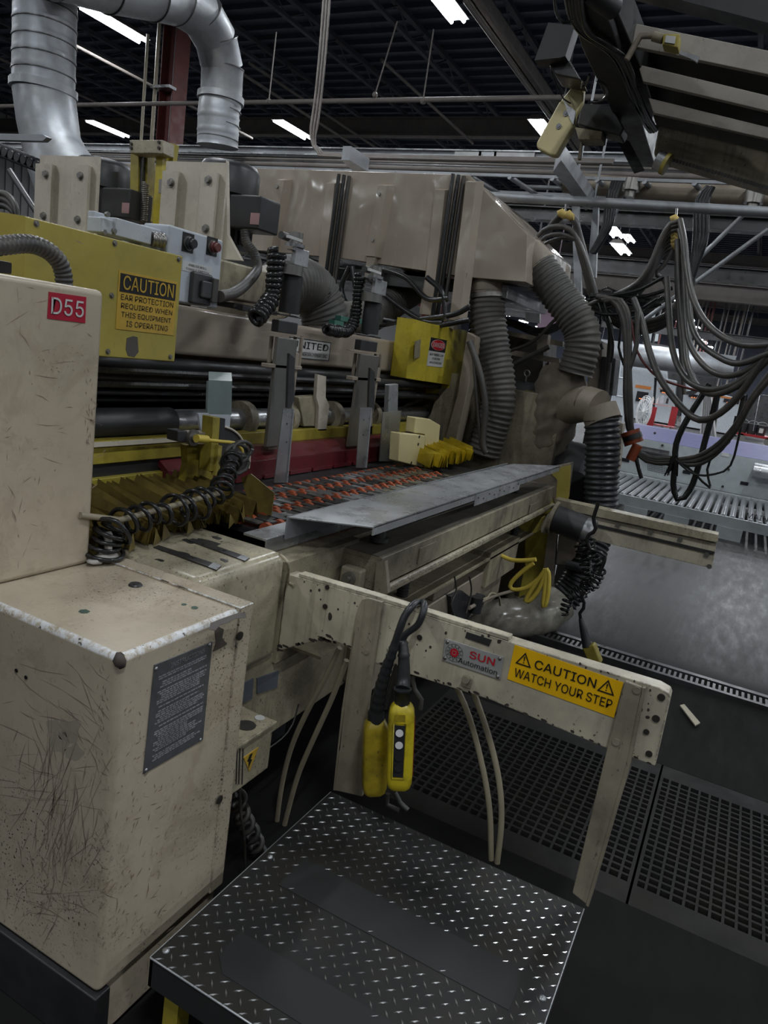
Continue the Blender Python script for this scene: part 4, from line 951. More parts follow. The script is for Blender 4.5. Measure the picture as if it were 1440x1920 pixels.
solo('guide_rod', MB().cyl(U(150,966,Y=1.40), U(225,975,Y=1.39), .008).cyl(U(225,975,Y=1.39), U(410,925,Y=1.39), .008), M_hosec, 'tan rod running through the black coiled hose', 'rod')
m = MB()
for k, (cx, cy_, rr) in enumerate(((445,850,22),(455,842,18),(440,868,26))):
    m.sweep([U(cx+rr*math.cos(a/10*2*pi), cy_+rr*.8*math.sin(a/10*2*pi), Y=1.5+.004*a) for a in range(15)], .007, 8)
solo('cable_loops', m, M_cable, 'grey cable coiled in loops at the head of the black coiled hose', 'cable')
# gate head with yellow cable
YG = 1.72
t = thing('side_gate_bracket', 'grimy yellow and black bracket with round plate at the right end of the left bellows', 'bracket', U(400,900,Y=YG))
MB().PY([(333,808),(352,808),(352,830),(333,828)], YG-.05, .05).build('sensor_block', M_blk, t, bevel=.003)
MB().PY([(353,811),(391,811),(393,834),(353,833)], YG-.03, .05).build('clamp_block', M_dark, t, bevel=.003)
c = U(360,820,Y=YG-.05); MB().cyl(c, c+V(.0,-.012,0), .028, n=20).cyl(c+V(0,-.012,0), c+V(0,-.02,0), .016, n=16).build('round_coupling', M_bolt, t)
MB().PY([(400,782),(413,783),(407,884),(393,884)], YG-.06, .05).build('dark_column', M_yelf, t, bevel=.002)
MB().PY([(413,783),(423,785),(416,890),(407,888)], YG-.05, .04).build('slot_column', M_blk, t, bevel=.002)
MB().PY([(410,834),(417,836),(411,890),(404,892)], YG-.07, .02).build('yellow_bar', M_yel, t)
pl = [(420,800),(434,805),(450,818),(460,838),(468,855),(466,878),(440,886),(415,870)]
MB().PY(pl, YG, .01).build('guard_disc', M_blk, t); MB().sweep(spline([U(x,y,Y=YG-.004) for x, y in pl[:6]],.02), .005, 6).build('disc_rim', M_panel, t)
MB().PY([(350,835),(395,830),(400,905),(345,905),(352,870)], YG+.01, .03).build('gusset', M_yelf, t)
MB().sweep(spline([U(368,822,Y=YG-.10), U(388,824,Y=YG-.10)],.01), .014, 12).build('cable_plug', M_cy, t)
tube([U(388,825,Y=YG-.10), U(415,828,Y=YG-.11), U(440,831,Y=YG-.11), U(453,842,Y=YG-.1), U(456,858,Y=YG-.1)], .0065, 8).build('yellow_cord', M_cy, t)

# ------------------------------------------------------------------ scuffed aluminium plate
t = thing('deck_plate', 'long scuffed aluminium plate lying across the machine front', 'plate', (3.1,1.09,1.0))
ZT = 1.04; x0 = 1.855; x1 = 4.43; yF = .985; yB = 1.222
pl = [V(x0,yB,ZT), V(x0+.145,yF,ZT), V(x1+.1,yF-.0,ZT), V(x1-.28,yB-.03,ZT)]
MB().prism(pl, (0,0,-.006)).build('top_sheet', M_alu, t, bevel=.0015)
MB().prism([pl[1]+V(.003,0,0), pl[1]+V(.003,.005,0), pl[2]+V(-.05,.005,0), pl[2]+V(-.05,0,0)], (0,0,-.03)).build('front_lip', M_alu, t)
MB().box(x0,x1-.3,yB-.006,yB,ZT-.075,ZT).build('rear_flange', M_galv, t)
MB().box(2.95,3.62,yF-.004,yF,ZT-.055,ZT-.004).build('splice_plate', M_alu, t)
for i in range(9): c = V(2.98+.075*i,yF-.005,ZT-.02-(i % 2)*.012); MB().cyl(c, c-V(0,.002,0), .004, n=8).build('screw', M_boltb, t)
for x in (2.25,3.9): MB().cyl(V(x,1.08,.935), V(x,1.08,ZT-.006), .022, n=14).cyl(V(x,1.08,.925), V(x,1.08,.94), .035, n=14).build('stand_off', M_blk, t)
# front sheet ahead of the belts
solo('apron_sheet', MB().box(1.765,4.3,1.23,1.315,.970,.978).box(1.765,4.3,1.225,1.23,.93,.978), M_steel, 'narrow grey steel apron between the plate and the orange wheels', 'sheet', bevel=.001)
t = thing('front_rail', 'dirty cream rail under the rear edge of the aluminium plate', 'rail', (3,1.2,.85)); q0 = U(545,1018,Z=.925); q1 = U(560,1040,Z=.925)
MB().box(1.80,4.3,q1.y,q1.y+.075,.82,.925).build('rail_body', M_be, t, bevel=.006)
solo('trough', MB().box(1.80,4.3,1.0,1.225,.64,.65).box(1.80,4.3,1.225,1.24,.60,.90), M_dark, 'dark dirty trough between the two cream beams', 'trough')
# ------------------------------------------------------------------ lift beam
t = thing('lift_beam', 'long dirty cream box beam with bearing block on its near end', 'beam', (3.2,1.06,.80)); 
ya, yb = .985, 1.155; zt = .915; zl = U(727,1093,Y=ya).z
MB().box(2.10,4.45,ya,yb,zl,zt).build('beam_body', M_dark, t, bevel=.004)
MB().box(2.10,4.45,ya+.012,yb-.012,zt,zt+.002).build('dark_top', paint('oily dark top', (.10,.09,.07), .5, .8, 0), t)
MB().box(2.10,4.45,ya-.03,ya,zl-.018,zl-.004).cyl(V(2.1,ya-.01,zl-.008), V(4.45,ya-.01,zl-.008), .011, n=8).build('lower_ledge', M_be, t)
MB().PX([(623,1030),(716,1056),(722,1116),(700,1107),(665,1095),(626,1070)], 2.095, .012).build('end_plate', M_dark, t, bevel=.002)
c = U(661,1082,X=2.07); MB().box(2.05,2.095,c.y-.042,c.y+.042,c.z-.036,c.z+.036).build('bearing_block', M_post, t, bevel=.01)
MB().cyl(c-V(.0,0,0), c-V(.035,0,0), .024, n=24).cyl(c-V(.035,0,0), c-V(.045,0,0), .012, n=16).build('bearing', M_bolt, t)
MB().PX([(705,1056),(722,1052),(728,1112),(713,1118),(700,1112)], 2.06, .02).build('end_bracket', M_post, t, bevel=.002)
for a_, b_, c_ in (((788,1028),(818,1016),(785,1058)), ((995,947),(1010,941),(992,964))): MB().QY(a_, b_, c_, ya-.006, .006).build('cover_plate', M_dark, t, bevel=.002)
for px, py in ((758,1090),(965,993)):
    c = U(px,py,Y=1.07); m = MB().cyl(V(c.x,c.y,c.z-.20), V(c.x,c.y,zl), .018, n=12)
    for k in range(14): m.cyl(V(c.x,c.y,zl-.012*k-.003), V(c.x,c.y,zl-.012*k-.009), .024, n=12)
    m.build('lift_screw', M_blk, t)
# ------------------------------------------------------------------ under the beam
t = thing('drive_casing', 'long beige gear casing under the cream lift beam', 'casing', (3,1.2,.5))
z1 = U(700,1090,Y=1.12).z
MB().PY([(760,1090),(830,1070),(925,1040),(925,1090),(870,1125),(800,1155),(760,1165)], 1.05, .01)
p = U(830,1100,Y=1.08); q = U(925,1055,Y=1.08)
MB().box(2.25,q.x,1.02,1.3,p.z-.22,p.z).build('casing_body', M_dust, t, bevel=.006); MB().box(2.6,q.x+.05,1.16,1.5,p.z-.1,p.z+.07).build('upper_casing', M_dark, t, bevel=.006)
q = U(818,1090,Y=1.08); MB().box(q.x-.13,q.x+.11,1.03,1.2,p.z,p.z+.075).box(q.x-.14,q.x+.12,1.02,1.21,p.z+.07,p.z+.08).build('terminal_cover', M_dust, t, bevel=.008)
solo('motor_box', MB().QY((918,1026),(972,1020),(915,1098), 1.0, .20).BY((935,1025),(965,1008), 1.03, .1), M_dark, 'beige streaked gearbox where the yellow cable plugs in', 'gearbox', bevel=.006)
m = MB().PY([(845,1118),(868,1108),(890,1125),(885,1150),(868,1175),(848,1165)], 1.0, .08); q = U(905,1128,Y=.98); m.cyl(q, q+V(0,.1,0), .035, n=16).cyl(q-V(.1,0,.03), q-V(.1,0,-.05), .03, n=12)
solo('valve_cluster', m, M_blk, 'dark valve with fittings behind the caution beam', 'valve', bevel=.003)
for p, r_, mt_, lab in (([(852,1080),(856,1110),(846,1130),(852,1160)], .004, M_cable, 'thin grey wire dropping from the beige cover'), ([(880,1080),(884,1110),(874,1150)], .004, M_cable, 'thin grey wire by the dark valve'), ([(900,1125),(915,1120),(920,1112),(935,1118),(938,1135)], .006, M_hosec, 'thin cream tube looping by the dark valve'), ([(880,1140),(920,1120),(960,1108)], .010, M_dust, 'beige tube between the valve and the white elbow duct')):
    solo('thin_tube', tube([U(x,y,Y=.98) for x, y in p], r_, 6), mt_, lab, 'tube')
t = thing('end_column', 'yellow and beige end column at the far end of the lift beam', 'column', U(1010,1120,X=4.3))
MB().PX([(985,1000),(1030,930),(1040,985),(1030,1100),(1008,1130),(970,1130),(985,1060)], 4.55, .1).build('yellow_side', M_yelf, t)
MB().PX([(1030,985),(1045,990),(1035,1110),(1010,1130)], 4.5, .04).build('beige_side', M_dust, t)
MB().PX([(968,985),(975,968),(1012,963),(1017,970),(1005,1000),(985,1002)], 4.2, .08).build('yellow_bracket', M_yel, t, bevel=.006)
MB().PX([(1048,995),(1085,1010),(1078,1045),(1060,1062),(1040,1060)], 4.5, .15).build('drive_box', M_dust, t, bevel=.012)
c = U(1062,1058,X=4.47); MB().cyl(c, c-V(0,.12,0), .03, n=12).build('greasy_nut', M_blk, t)
solo('end_block', MB().PX([(985,885),(1068,868),(1060,935),(1025,950),(1010,925),(985,925)], 4.62, .12), M_dust, 'beige block with yellow top under the far end of the aluminium plate', 'block', bevel=.004)
solo('yellow_top_plate', MB().PX([(1028,882),(1070,872),(1066,930),(1055,975),(1040,972),(1045,900)], 4.60, .02), M_yel, 'yellow plate on the end of the beige block under the far plate end', 'plate')
# far arm with rack and motor
XR = 4.3
t = thing('far_side_arm', 'far cream side arm with a toothed rack reaching right over the floor', 'beam', (XR,.45,.65))
MB().PX([(1040,935),(1347,1003),(1345,1018),(1040,952)], XR, .10).build('top_rail', M_be, t, bevel=.003)
MB().PX([(1010,975),(1040,952),(1343,1018),(1335,1066),(1110,1012),(1060,1000),(1015,1000)], XR+.03, .03).build('arm_plate', M_arm, t, bevel=.002)
m = MB(); a, b_ = U(1112,983,X=XR+.02), U(1340,1037,X=XR+.02); n = 95
for i in range(n): c = a.lerp(b_, i/n); m.box(XR+.018, XR+.03, c.y-.0028, c.y+.0028, c.z-.010, c.z)
m.box(XR+.02, XR+.03, b_.y, a.y, (a.z+b_.z)/2, (a.z+b_.z)/2+.006).build('gear_rack', M_dst, t)
for p in ((1325,1040),(1330,1062),(1158,985),(1220,998),(1275,1012),(1338,1005)): c = U(*p, X=XR+.02); MB().cyl(c, c-V(.006,0,0), .014, n=12).build('bolt_head', M_bolt, t)
a, b_ = U(1042,972,X=XR-.08), U(1095,993,X=XR-.08)
t = thing('rack_motor', 'black cylindrical motor with a steel end cap on the far arm', 'motor', a)
MB().cyl(a, b_, .082, n=28).build('motor_body', M_blk, t); MB().cyl(b_, b_+(b_-a).normalized()*.055, .08, n=8).build('end_cap', M_steel, t); MB().cyl(a+(a-b_)*.02, a+(a-b_)*.14, .10, n=24).build('mount_flange', M_dark, t)
# coil cords and corrugated hoses
XH = 4.75
def hz(name, pts, r, mat, lab, Xs, pitch=.03, amp=.007):
    P_ = [U(x,y,X=(Xs if not hasattr(Xs,'__len__') else Xs[i])) for i, (x, y) in enumerate(pts)]
    return solo(name, hose(P_, r, pitch, amp, 22), mat, lab, 'hose')
hz('corrugated_hose', [(1128,785),(1130,830),(1128,900),(1126,950)], .106, M_rub, 'thick black corrugated hose standing upright before the roller conveyor', 4.75, .036, .008)
hz('corrugated_hose', [(1126,945),(1122,985),(1105,1040),(1080,1095),(1050,1130)], .098, M_rub, 'lower black corrugated hose bending into the floor elbow', [4.75,4.7,4.6,4.55,4.5], .03, .008)
hz('corrugated_hose', [(1010,500),(1042,545),(1075,590),(1092,625),(1090,660),(1078,700)], .112, M_rubd, 'thick dusty corrugated hose curving down from the hood corner', [4.85]*6, .034, .007)
hz('corrugated_hose', [(915,545),(914,590),(922,650),(932,710),(932,760),(918,810),(905,850)], .118, M_rubd, 'thick dusty corrugated hose hanging from under the hood', [4.75]*7, .034, .007)
m = MB().sweep(spline([U(975,480,X=4.85), U(992,482,X=4.85), U(1012,505,X=4.85)],.03), .118, 24); solo('hose_spigot', m, M_dust, 'beige sheet metal spigot at the hood corner', 'duct')
solo('hose_clamp', MB().sweep([U(915,552,X=4.75), U(915,560,X=4.75)], .128, 24), M_bolt, 'steel band clamp on top of the hanging dusty hose', 'clamp')
m = MB().sweep([U(918,520,X=4.75), U(915,552,X=4.75)], .122, 24); solo('hood_outlet', m, M_dust, 'short round outlet under the hood', 'duct')
q = [U(x,y,X=X_) for x, y, X_ in ((1010,775,5.0),(1060,765,4.9),(1098,757,4.8),(1122,765,4.76),(1131,790,4.75))]
t = thing('elbow_duct', 'beige elbow duct between the cloth boot and the black hose', 'duct', q[-1])
for i in range(4): MB().sweep([q[i], q[i+1]+(q[i+1]-q[i])*.04], [.115,.115], 24).build('elbow_gore', M_dust, t)
q = [U(x,y,X=X_) for x, y, X_ in ((885,1172,4.1),(940,1160,4.15),(985,1158,4.25),(1020,1150,4.4),(1048,1128,4.5))]
t = thing('floor_duct', 'stained see-through elbow duct lying on the floor behind the caution beam', 'duct', q[2]); m = MB()
MB().sweep(spline(q,.03), .125, 28).build('duct_wall', M_pvc, t)
for k in (0.02,.35,.6): c = q[1].lerp(q[3],k); d_ = (q[3]-q[1]).normalized()*.006; MB().sweep([c-d_,c+d_], [.128,.128], 28).build('seam', M_pvc, t)
# cloth boot
R.seed(9); m = MB(); prof_ = [(1060,686,.13),(1055,705,.16),(1050,740,.17),(1040,775,.165),(1030,810,.16),(1022,840,.14),(1015,858,.08)]
pp = resample(spline([U(a_,b_,X=4.95) for a_, b_, c_ in prof_],.02), .02); n = 48; vs = []
for i, c in enumerate(pp):
    f_ = i/(len(pp)-1)*(len(prof_)-1); k = min(len(prof_)-2, int(f_)); rr = prof_[k][2]+(prof_[k+1][2]-prof_[k][2])*(f_-k)
    for j in range(n):
        a = 2*pi*j/n; fo = 1+.045*math.sin(7*a+i*.25)+.03*math.sin(13*a-i*.5)+.04*math.sin(i*1.1+3*a)
        vs.append(c+V(math.cos(a)*rr*fo, math.sin(a)*rr*fo*1.0, .012*math.sin(5*a+i*.5)))
m.add(vs, [(i*n+k, i*n+(k+1) % n, (i+1)*n+(k+1) % n, (i+1)*n+k) for i in range(len(pp)-1) for k in range(n)], True)
solo('cloth_boot', m, M_cloth, 'crumpled dusty cloth boot tied around the hose joint', 'cloth')
# coil cords
solo('coil_cord', coil([U(x,y,X=4.1) for x, y in ((1102,1008),(1106,1025),(1118,1050),(1124,1072),(1116,1090),(1106,1100))], .026, .008, .026, 7, .2, 14), M_cableb, 'black coil cord hanging from the rack motor over the black hose', 'cord')
solo('coil_cord', coil([U(x,y,X=4.15) for x, y in ((1090,1020),(1098,1060),(1100,1095),(1085,1112),(1068,1120),(1056,1150))], .028, .008, .028, 7, .2, 14), M_cableb, 'second black coil cord curling down by the floor duct', 'cord')
solo('black_cable', tube([U(x,y,X=4.05) for x, y in ((1122,942),(1118,955),(1112,975),(1118,995),(1100,1005),(1108,1030),(1135,1040),(1122,1080))], .011, 8), M_cableb, 'loose black cable winding over the steel motor cap', 'cable')
t = thing('far_pendant', 'distant greasy yellow pendant hanging near the floor rack', 'pendant', U(1107,1243,X=3.7))
MB().PX([(1090,1214),(1113,1208),(1128,1245),(1103,1245)], 3.7, .06).build('housing', M_yelf, t, bevel=.01)
MB().sweep([U(1101,1212,X=3.72), U(1094,1180,X=3.72), U(1089,1160,X=3.72)], [.026,.020,.012], 12).build('cable_grip', M_rub, t)
tube([U(x,y,X=3.72) for x, y in ((1089,1162),(1087,1150),(1098,1135),(1090,1122),(1096,1108))], .009, 8).build('cable', M_cableb, t)
m = MB()
for P_ in ([(940,1042),(960,1050),(985,1051),(1005,1049)], [(1000,1056),(975,1075),(957,1095),(960,1105),(985,1103),(1010,1085),(1022,1068)], [(1022,1068),(1000,1100),(988,1120),(984,1128),(995,1125),(1012,1102),(1024,1070)], [(1024,1066),(1022,1100),(1018,1135),(1022,1137),(1028,1110),(1029,1075),(1024,1066)]):
    m.sweep(resample(spline([U(x,y,X=3.6) for x, y in P_],.02),.02), .0115, 8)
solo('yellow_cable', m, M_cy, 'yellow cable hung in loops under the lift beam', 'cable')

t = thing('lower_machinery', 'black oily machine base and far side frame below the feed bed', 'base', (3,1.9,0))
MB().box(1.4,4.8,1.75,2.25,0,.60).build('base_box', M_blk, t); MB().box(2.4,4.5,2.42,3.5,0,1.60).box(2.4,3.1,2.44,3.45,1.6,1.79).build('unit_housing', M_dust, t); MB().box(1.36,2.3,1.40,1.75,0,zb_*0+.30).build('front_block', M_blk, t)
MB().box(4.82,4.9,1.12,3.4,0,1.45).build('far_side_frame', M_dark, t, bevel=.01)
MB().box(1.3,4.82,2.3,2.4,0,1.3).build('rear_wall', M_blk, t)

# ================================================================== feed bed with orange wheels
t = thing('feed_bed', 'black feed bed with rows of orange wheels and steel slats', 'bed', (2.8,1.5,.9))
MB().box(1.9,4.2,1.315,1.90,.93,.950).build('bed_plate', M_blk, t)
slat = wheel = None; R.seed(2)
x = 1.93; n = 0
while x < 3.9 and n < 290:
    for j in range(6):
        y = 1.345+.062*j + (.03 if int(round((x-1.93)/.036)) % 2 else 0)
        if y > 1.70: continue
        if (int(round((x-1.93)/.036)) + j) % 2 == 0:
            if wheel is None:
                wheel = MB().sweep([V(-.009,0,0), V(.009,0,0)], .026, 12).build('wheel', M_orange, t); wheel.location = V(x,y,.952)-WL[t.name]+V(0,0,0)
                # mesh was shifted by the parent's place: put it back to its own origin
                for v in wheel.data.vertices: v.co += WL[t.name]
                wheel.data.update()
            else: g2 = wheel.copy(); COL.objects.link(g2); g2.location = V(x,y,.952)-WL[t.name]; WL[g2.name] = WL[t.name]
            n += 1
        else:
            if slat is None:
                slat = MB().box(-.016,.016,-.036,.036,0,.005).build('slat', M_steel, t)
                for v in slat.data.vertices: v.co += WL[t.name]
                slat.data.update(); slat.location = V(x,y,.968)-WL[t.name]
                slat2 = slat.copy(); slat2.data = slat.data.copy(); slat2.data.materials[0] = M_dst; COL.objects.link(slat2); slat2.location = V(x,y+.01,.966)-WL[t.name]; WL[slat2.name] = WL[t.name]
            else:
                src = slat if R.random() < .42 else slat2
                g2 = src.copy(); COL.objects.link(g2); g2.location = V(x,y,.969+R.uniform(-.002,.003))-WL[t.name]; WL[g2.name] = WL[t.name]
            n += 1
    x += .036
# red and yellow cross covers
def cross(name, label, x0, x1, Y, a, b, depth, mat, cat='cover', bev=.004, slope=0):
    za = U(*a, Y=Y).z; zb = U(*b, Y=Y).z
    m = MB().box(x0, x1, Y, Y+depth, zb, za)
    return solo(name, m, mat, label, cat, bevel=bev)
t = thing('red_cover', 'long dark red cover bar with notched lower edge above the orange wheels', 'cover', (2.9,1.86,.95))
zt = U(640,845,Y=1.86).z; zb = U(640,873,Y=1.86).z
MB().box(2.0,3.95,1.86,1.90,zb,zt).build('cover_bar', M_red, t, bevel=.004)
MB().prism([V(2.0,1.86,zt), V(2.0,1.93,zt+.045), V(2.0,1.97,zt+.045), V(2.0,1.90,zt)], (1.95,0,0)).build('sloped_top', M_red, t)
for i in range(9): MB().box(2.2+.2*i,2.38+.2*i,1.852,1.86,zb-.004,zb+.012).build('lower_lip', M_red, t)
z1, z2, z3 = U(600,806,Y=1.95).z, U(600,826,Y=1.95).z, U(600,842,Y=1.95).z
t = thing('yellow_crossbar', 'worn yellow cross bar with a grey stripe behind the red cover', 'bar', (3,1.97,.95))
MB().box(1.4,4.5,1.98,2.04,z2,z1).build('upper_band', M_yelf, t, bevel=.004); MB().box(1.4,4.5,1.97,2.04,z3,z2).build('grey_band', M_dst, t)
za, zb_ = U(280,885,Y=1.9).z, U(280,915,Y=1.9).z; zc, zd = U(280,830,Y=1.9).z, U(280,862,Y=1.9).z
t = thing('yellow_side_guard', 'grimy yellow guard with a dark slot behind the left bellows', 'guard', (1.8,1.9,1.0))
MB().box(1.3,2.25,1.90,1.95,zd,zc).build('upper_board', M_yelf, t, bevel=.003); MB().box(1.3,2.25,1.91,1.95,za,zd).build('dark_slot', M_blk, t); MB().box(1.3,2.3,1.885,1.95,zb_-.06,za).build('lower_board', M_yelf, t, bevel=.003)
MB().box(1.3,2.12,1.885,1.90,zc,zc+.014).build('cream_strip', M_panel, t)
# main shaft
ys = 2.08; zs = (U(300,768,Y=2.02).z+U(300,820,Y=2.06).z)/2
t = thing('main_shaft', 'thick horizontal shaft, black at the left and polished steel at the right', 'shaft', (3,ys,zs))
MB().cyl(V(1.2,ys,zs), V(2.22,ys,zs), .057, n=32).build('black_sleeve', M_blk, t); MB().cyl(V(2.22,ys,zs), V(4.75,ys,zs), .048, n=32).build('steel_shaft', M_steel, t)
for x in (2.66,3.0,3.45,3.9): MB().cyl(V(x,ys,zs), V(x+.05,ys,zs), .085, n=28).build('collar', M_dark, t)
# back panel, rods, screws
solo('inner_back_panel', MB().box(1.0,4.75,2.3,2.33,.9,1.50), M_dust, 'dim beige panel behind the rods', 'panel')
solo('lower_back_panel', MB().box(1.0,4.75,2.2,2.23,.55,1.02), M_blk, 'dark panel under the shaft', 'panel')
def rod(label, a, Y, r, mat, x0=1.0, x1=4.75, thread=False, grp=None):
    c = U(*a, Y=Y); m = MB()
    if thread:
        pts = resample([V(x0,Y,c.z), V(x1,Y,c.z)], .0045); m.sweep(pts, [r*(1+(.16 if i % 2 else -.08)) for i in range(len(pts))], 8)
        o = solo('threaded_rod', m, mat, label, 'rod', grp)
        for p in o.data.polygons: p.use_smooth = False
    else: o = solo('rod', m.cyl(V(x0,Y,c.z), V(x1,Y,c.z), r, n=14), mat, label, 'rod', grp)
    return o
rod('upper long threaded rod under the tan name beam', (450,706), 2.1, .014, M_dst, x1=4.6, thread=True)
rod('lower long threaded rod above the shaft', (450,727), 2.1, .014, M_dst, x1=4.6, thread=True)
rod('dark smooth tube just under the yellow guard', (300,683), 2.12, .028, M_blk)
rod('thin dark rod right under the threaded rods', (300,737), 2.15, .012, M_dst)
rod('pale thin rail between the threaded rods', (300,712), 2.22, .008, M_panel)
rod('dark rod behind the threaded rods', (300,750), 2.2, .010, M_blk)
rod('black upper tube running into the yellow danger box', (790,721), 1.98, .022, M_blk, x0=3.7, x1=4.75)
rod('black lower tube running into the yellow danger box', (790,742), 1.98, .018, M_blk, x0=3.7, x1=4.75)
# name beam
YB_ = 2.1
t = thing('name_beam', 'glossy tan cross beam with a white UNITED plate', 'beam', (3,2.15,1.48))
zt = U(560,609,Y=YB_).z; zb = U(560,684,Y=YB_).z
xr = U(765,700,Y=YB_).x
MB().box(1.3,xr,YB_,YB_+.22,zb,zt).build('beam_body', M_hood, t, bevel=.02, segs=4)
MB().box(xr-.02,xr+.40,YB_+.10,YB_+.24,zb+.0,zt-.0).build('beam_end', M_hood, t, bevel=.015)
q = [U(*p, Y=YB_-.003) for p in ((548,632),(621,641),(618,678),(548,671))]
MB().box(q[0].x-.02,q[1].x,YB_-.003,YB_,(q[2].z+q[3].z)/2,(q[0].z+q[1].z)/2).build('name_plate', M_sticker, t); npl = [o for o in COL.objects if o.name.startswith('name_plate')][-1]
cx = (q[0].x-.02+q[1].x)/2; W_ = q[1].x-q[0].x+.02; cz = sum(p.z for p in q)/4; Hh = q[0].z-q[3].z
for a_ in ((cx-W_/2,cx+W_/2,cz+Hh/2-.004,cz+Hh/2),(cx-W_/2,cx+W_/2,cz-Hh/2,cz-Hh/2+.004),(cx-W_/2,cx-W_/2+.004,cz-Hh/2,cz+Hh/2),(cx+W_/2-.004,cx+W_/2,cz-Hh/2,cz+Hh/2)): MB().box(a_[0],a_[1],YB_-.004,YB_-.003,a_[2],a_[3]).build('plate_border', M_black, npl)
text('lettering', 'UNITED', V(cx+.0,YB_-.003,cz+Hh*.18), (1,0,0), (0,0,1), W_*.88, Hh*.34, M_black, npl, bold=.035)
text('lettering', 'CONTAINER MACHINERY INC', V(cx,YB_-.003,cz-Hh*.25), (1,0,0), (0,0,1), W_*.86, Hh*.2, M_black, npl)
# upper yellow guard with ear protection sign
YY = 1.8
t = thing('ear_protection_guard', 'big yellow sheet guard with the CAUTION ear protection sign', 'guard', (1.6,1.85,1.45))
q = [U(*p, Y=YY) for p in ((47,405),(343,480),(328,678),(193,668))]
MB().box(1.335,1.926,YY,YY+.2,1.446,1.796).build('guard_body', M_yel, t, bevel=.004)
MB().prism([V(1.335,YY,1.446), V(1.335,YY,1.796), V(1.15,YY+.26,1.796), V(1.15,YY+.26,1.446)], (.01,.01,0)).box(.95,1.335,YY+.22,YY+.24,1.446,1.80).build('bent_left_side', M_yel, t)
for p in ((68,419),(215,456),(335,486),(209,554),(202,659),(319,669)): c = U(*p, Y=YY); bolt(c, (0,-1,0), .0065, .006).build('hex_bolt', M_bolt, t)
sg = [U(*p, Y=YY-.002) for p in ((224,506),(333,530),(326,629),(217,617))]
x0, x1 = sg[3].x, sg[1].x; zt = (sg[0].z+sg[1].z)/2; zb = (sg[2].z+sg[3].z)/2; cx = (x0+x1)/2; W_ = x1-x0; Hh = zt-zb
s_ = MB().box(x0,x1,YY-.002,YY,zb,zt).build('safety_sign', M_caud, t, bevel=.0005); s_['label'] = 'aged sign reading CAUTION EAR PROTECTION REQUIRED WHEN THIS EQUIPMENT IS OPERATING'
MB().box(x0+.006,x1-.006,YY-.003,YY-.002,zt-Hh*.35,zt-.007).build('sign_header', M_black, s_)
text('lettering', 'CAUTION', V(cx,YY-.003,zt-Hh*.185), (1,0,0), (0,0,1), W_*.86, Hh*.24, M_caud, s_, bold=.012)
for i, (s, wf, k) in enumerate((('EAR PROTECTION',.90,.0),('REQUIRED WHEN',.88,.0),('THIS EQUIPMENT',.86,.0),('IS OPERATING',.72,.02))):
    text('lettering', s, V(cx+k*W_,YY-.002,zt-Hh*(.435+.15*i)), (1,0,0), (0,0,1), W_*wf, Hh*.10, M_black, s_)
MB().PY([(238,634),(250,630),(258,632),(260,660),(252,670),(240,667),(236,655)], YY-.001, .001).build('bare_patch', paint('dark bare patch', (.07,.06,.05), .6, .5, 0), t)
# grey boxes
t = thing('push_button_box', 'light grey box with two push buttons and a toggle switch', 'box', U(360,580,Y=1.86)); YK = 1.86
q = [U(*p, Y=YK) for p in ((318,427),(420,446),(413,580),(318,560))]
MB().box(q[0].x,q[1].x,YK,YK+.12,q[2].z,(q[0].z+q[1].z)/2).build('box_body', M_grey, t, bevel=.008, segs=3)
MB().box(q[0].x-.09,q[0].x,YK+.03,YK+.12,q[0].z-.15,q[0].z-.01).build('side_hub', M_grey, t, bevel=.006)
for p, m_ in (((352,456),M_rub),((397,463),M_redc)):
    c = U(*p, Y=YK); MB().box(c.x-.028,c.x+.028,YK-.002,YK,c.z-.03,c.z+.033).build('legend_plate', M_black, t)
    MB().cyl(c, c-V(0,.02,0), .020, n=20).cyl(c-V(0,.02,0), c-V(0,.032,0), .015, n=16).build('push_button', m_, t); MB().cyl(c, c-V(0,.008,0), .024, n=20).build('button_ring', M_bolt, t)
a = U(344,495,Y=YK-.002); b_ = U(396,511,Y=YK-.002)
c = U(370,504,Y=YK-.001); MB().box(c.x-.075,c.x+.075,YK-.0015,YK,c.z-.016,c.z+.016).build('tape_label', M_sticker, t)
text('lettering', 'ANILOX ROLL\nTOGGLE SWITCH', V(c.x,YK-.0015,c.z), (1,0,0), (0,0,1), .12, .022, M_black, t, bold=.01)
c = U(371,541,Y=YK); MB().box(c.x-.05,c.x+.05,YK-.025,YK,c.z-.055,c.z+.055).build('switch_body', M_dst, t, bevel=.008); MB().box(c.x-.02,c.x+.06,YK-.04,YK-.025,c.z-.03,c.z+.03).build('toggle', M_dst, t, bevel=.006); MB().box(c.x+.03,c.x+.06,YK-.045,YK-.03,c.z-.04,c.z+.045).build('toggle_clip', M_cable, t, bevel=.004)
t = thing('terminal_box', 'plain light grey box on top of the yellow guard', 'box', U(230,460,Y=1.9))
q = [U(*p, Y=1.88) for p in ((188,408),(218,414),(218,440),(188,430))]; MB().QY((189,408),(217,413),(189,436), 1.88, .06).build('left_half', M_grey, t, bevel=.004)
MB().QY((217,409),(286,426),(217,442), 1.87, .08).build('right_half', M_grey, t, bevel=.004); MB().QY((176,396),(200,401),(176,432), 1.97, .03).build('back_tab', M_grey, t, bevel=.003)
for p in ((199,402),(212,433),(193,435)): c = U(*p, Y=1.87); MB().cyl(c, c-V(0,.01,0), .008, n=8).build('nut', M_bolt, t)
solo('flex_fitting', hose([U(284,448,Y=1.88), U(297,450,Y=1.87), U(310,452,Y=1.86)], .022, .012, .003, 14), M_bolt, 'ribbed grey fitting between the two grey boxes', 'fitting')
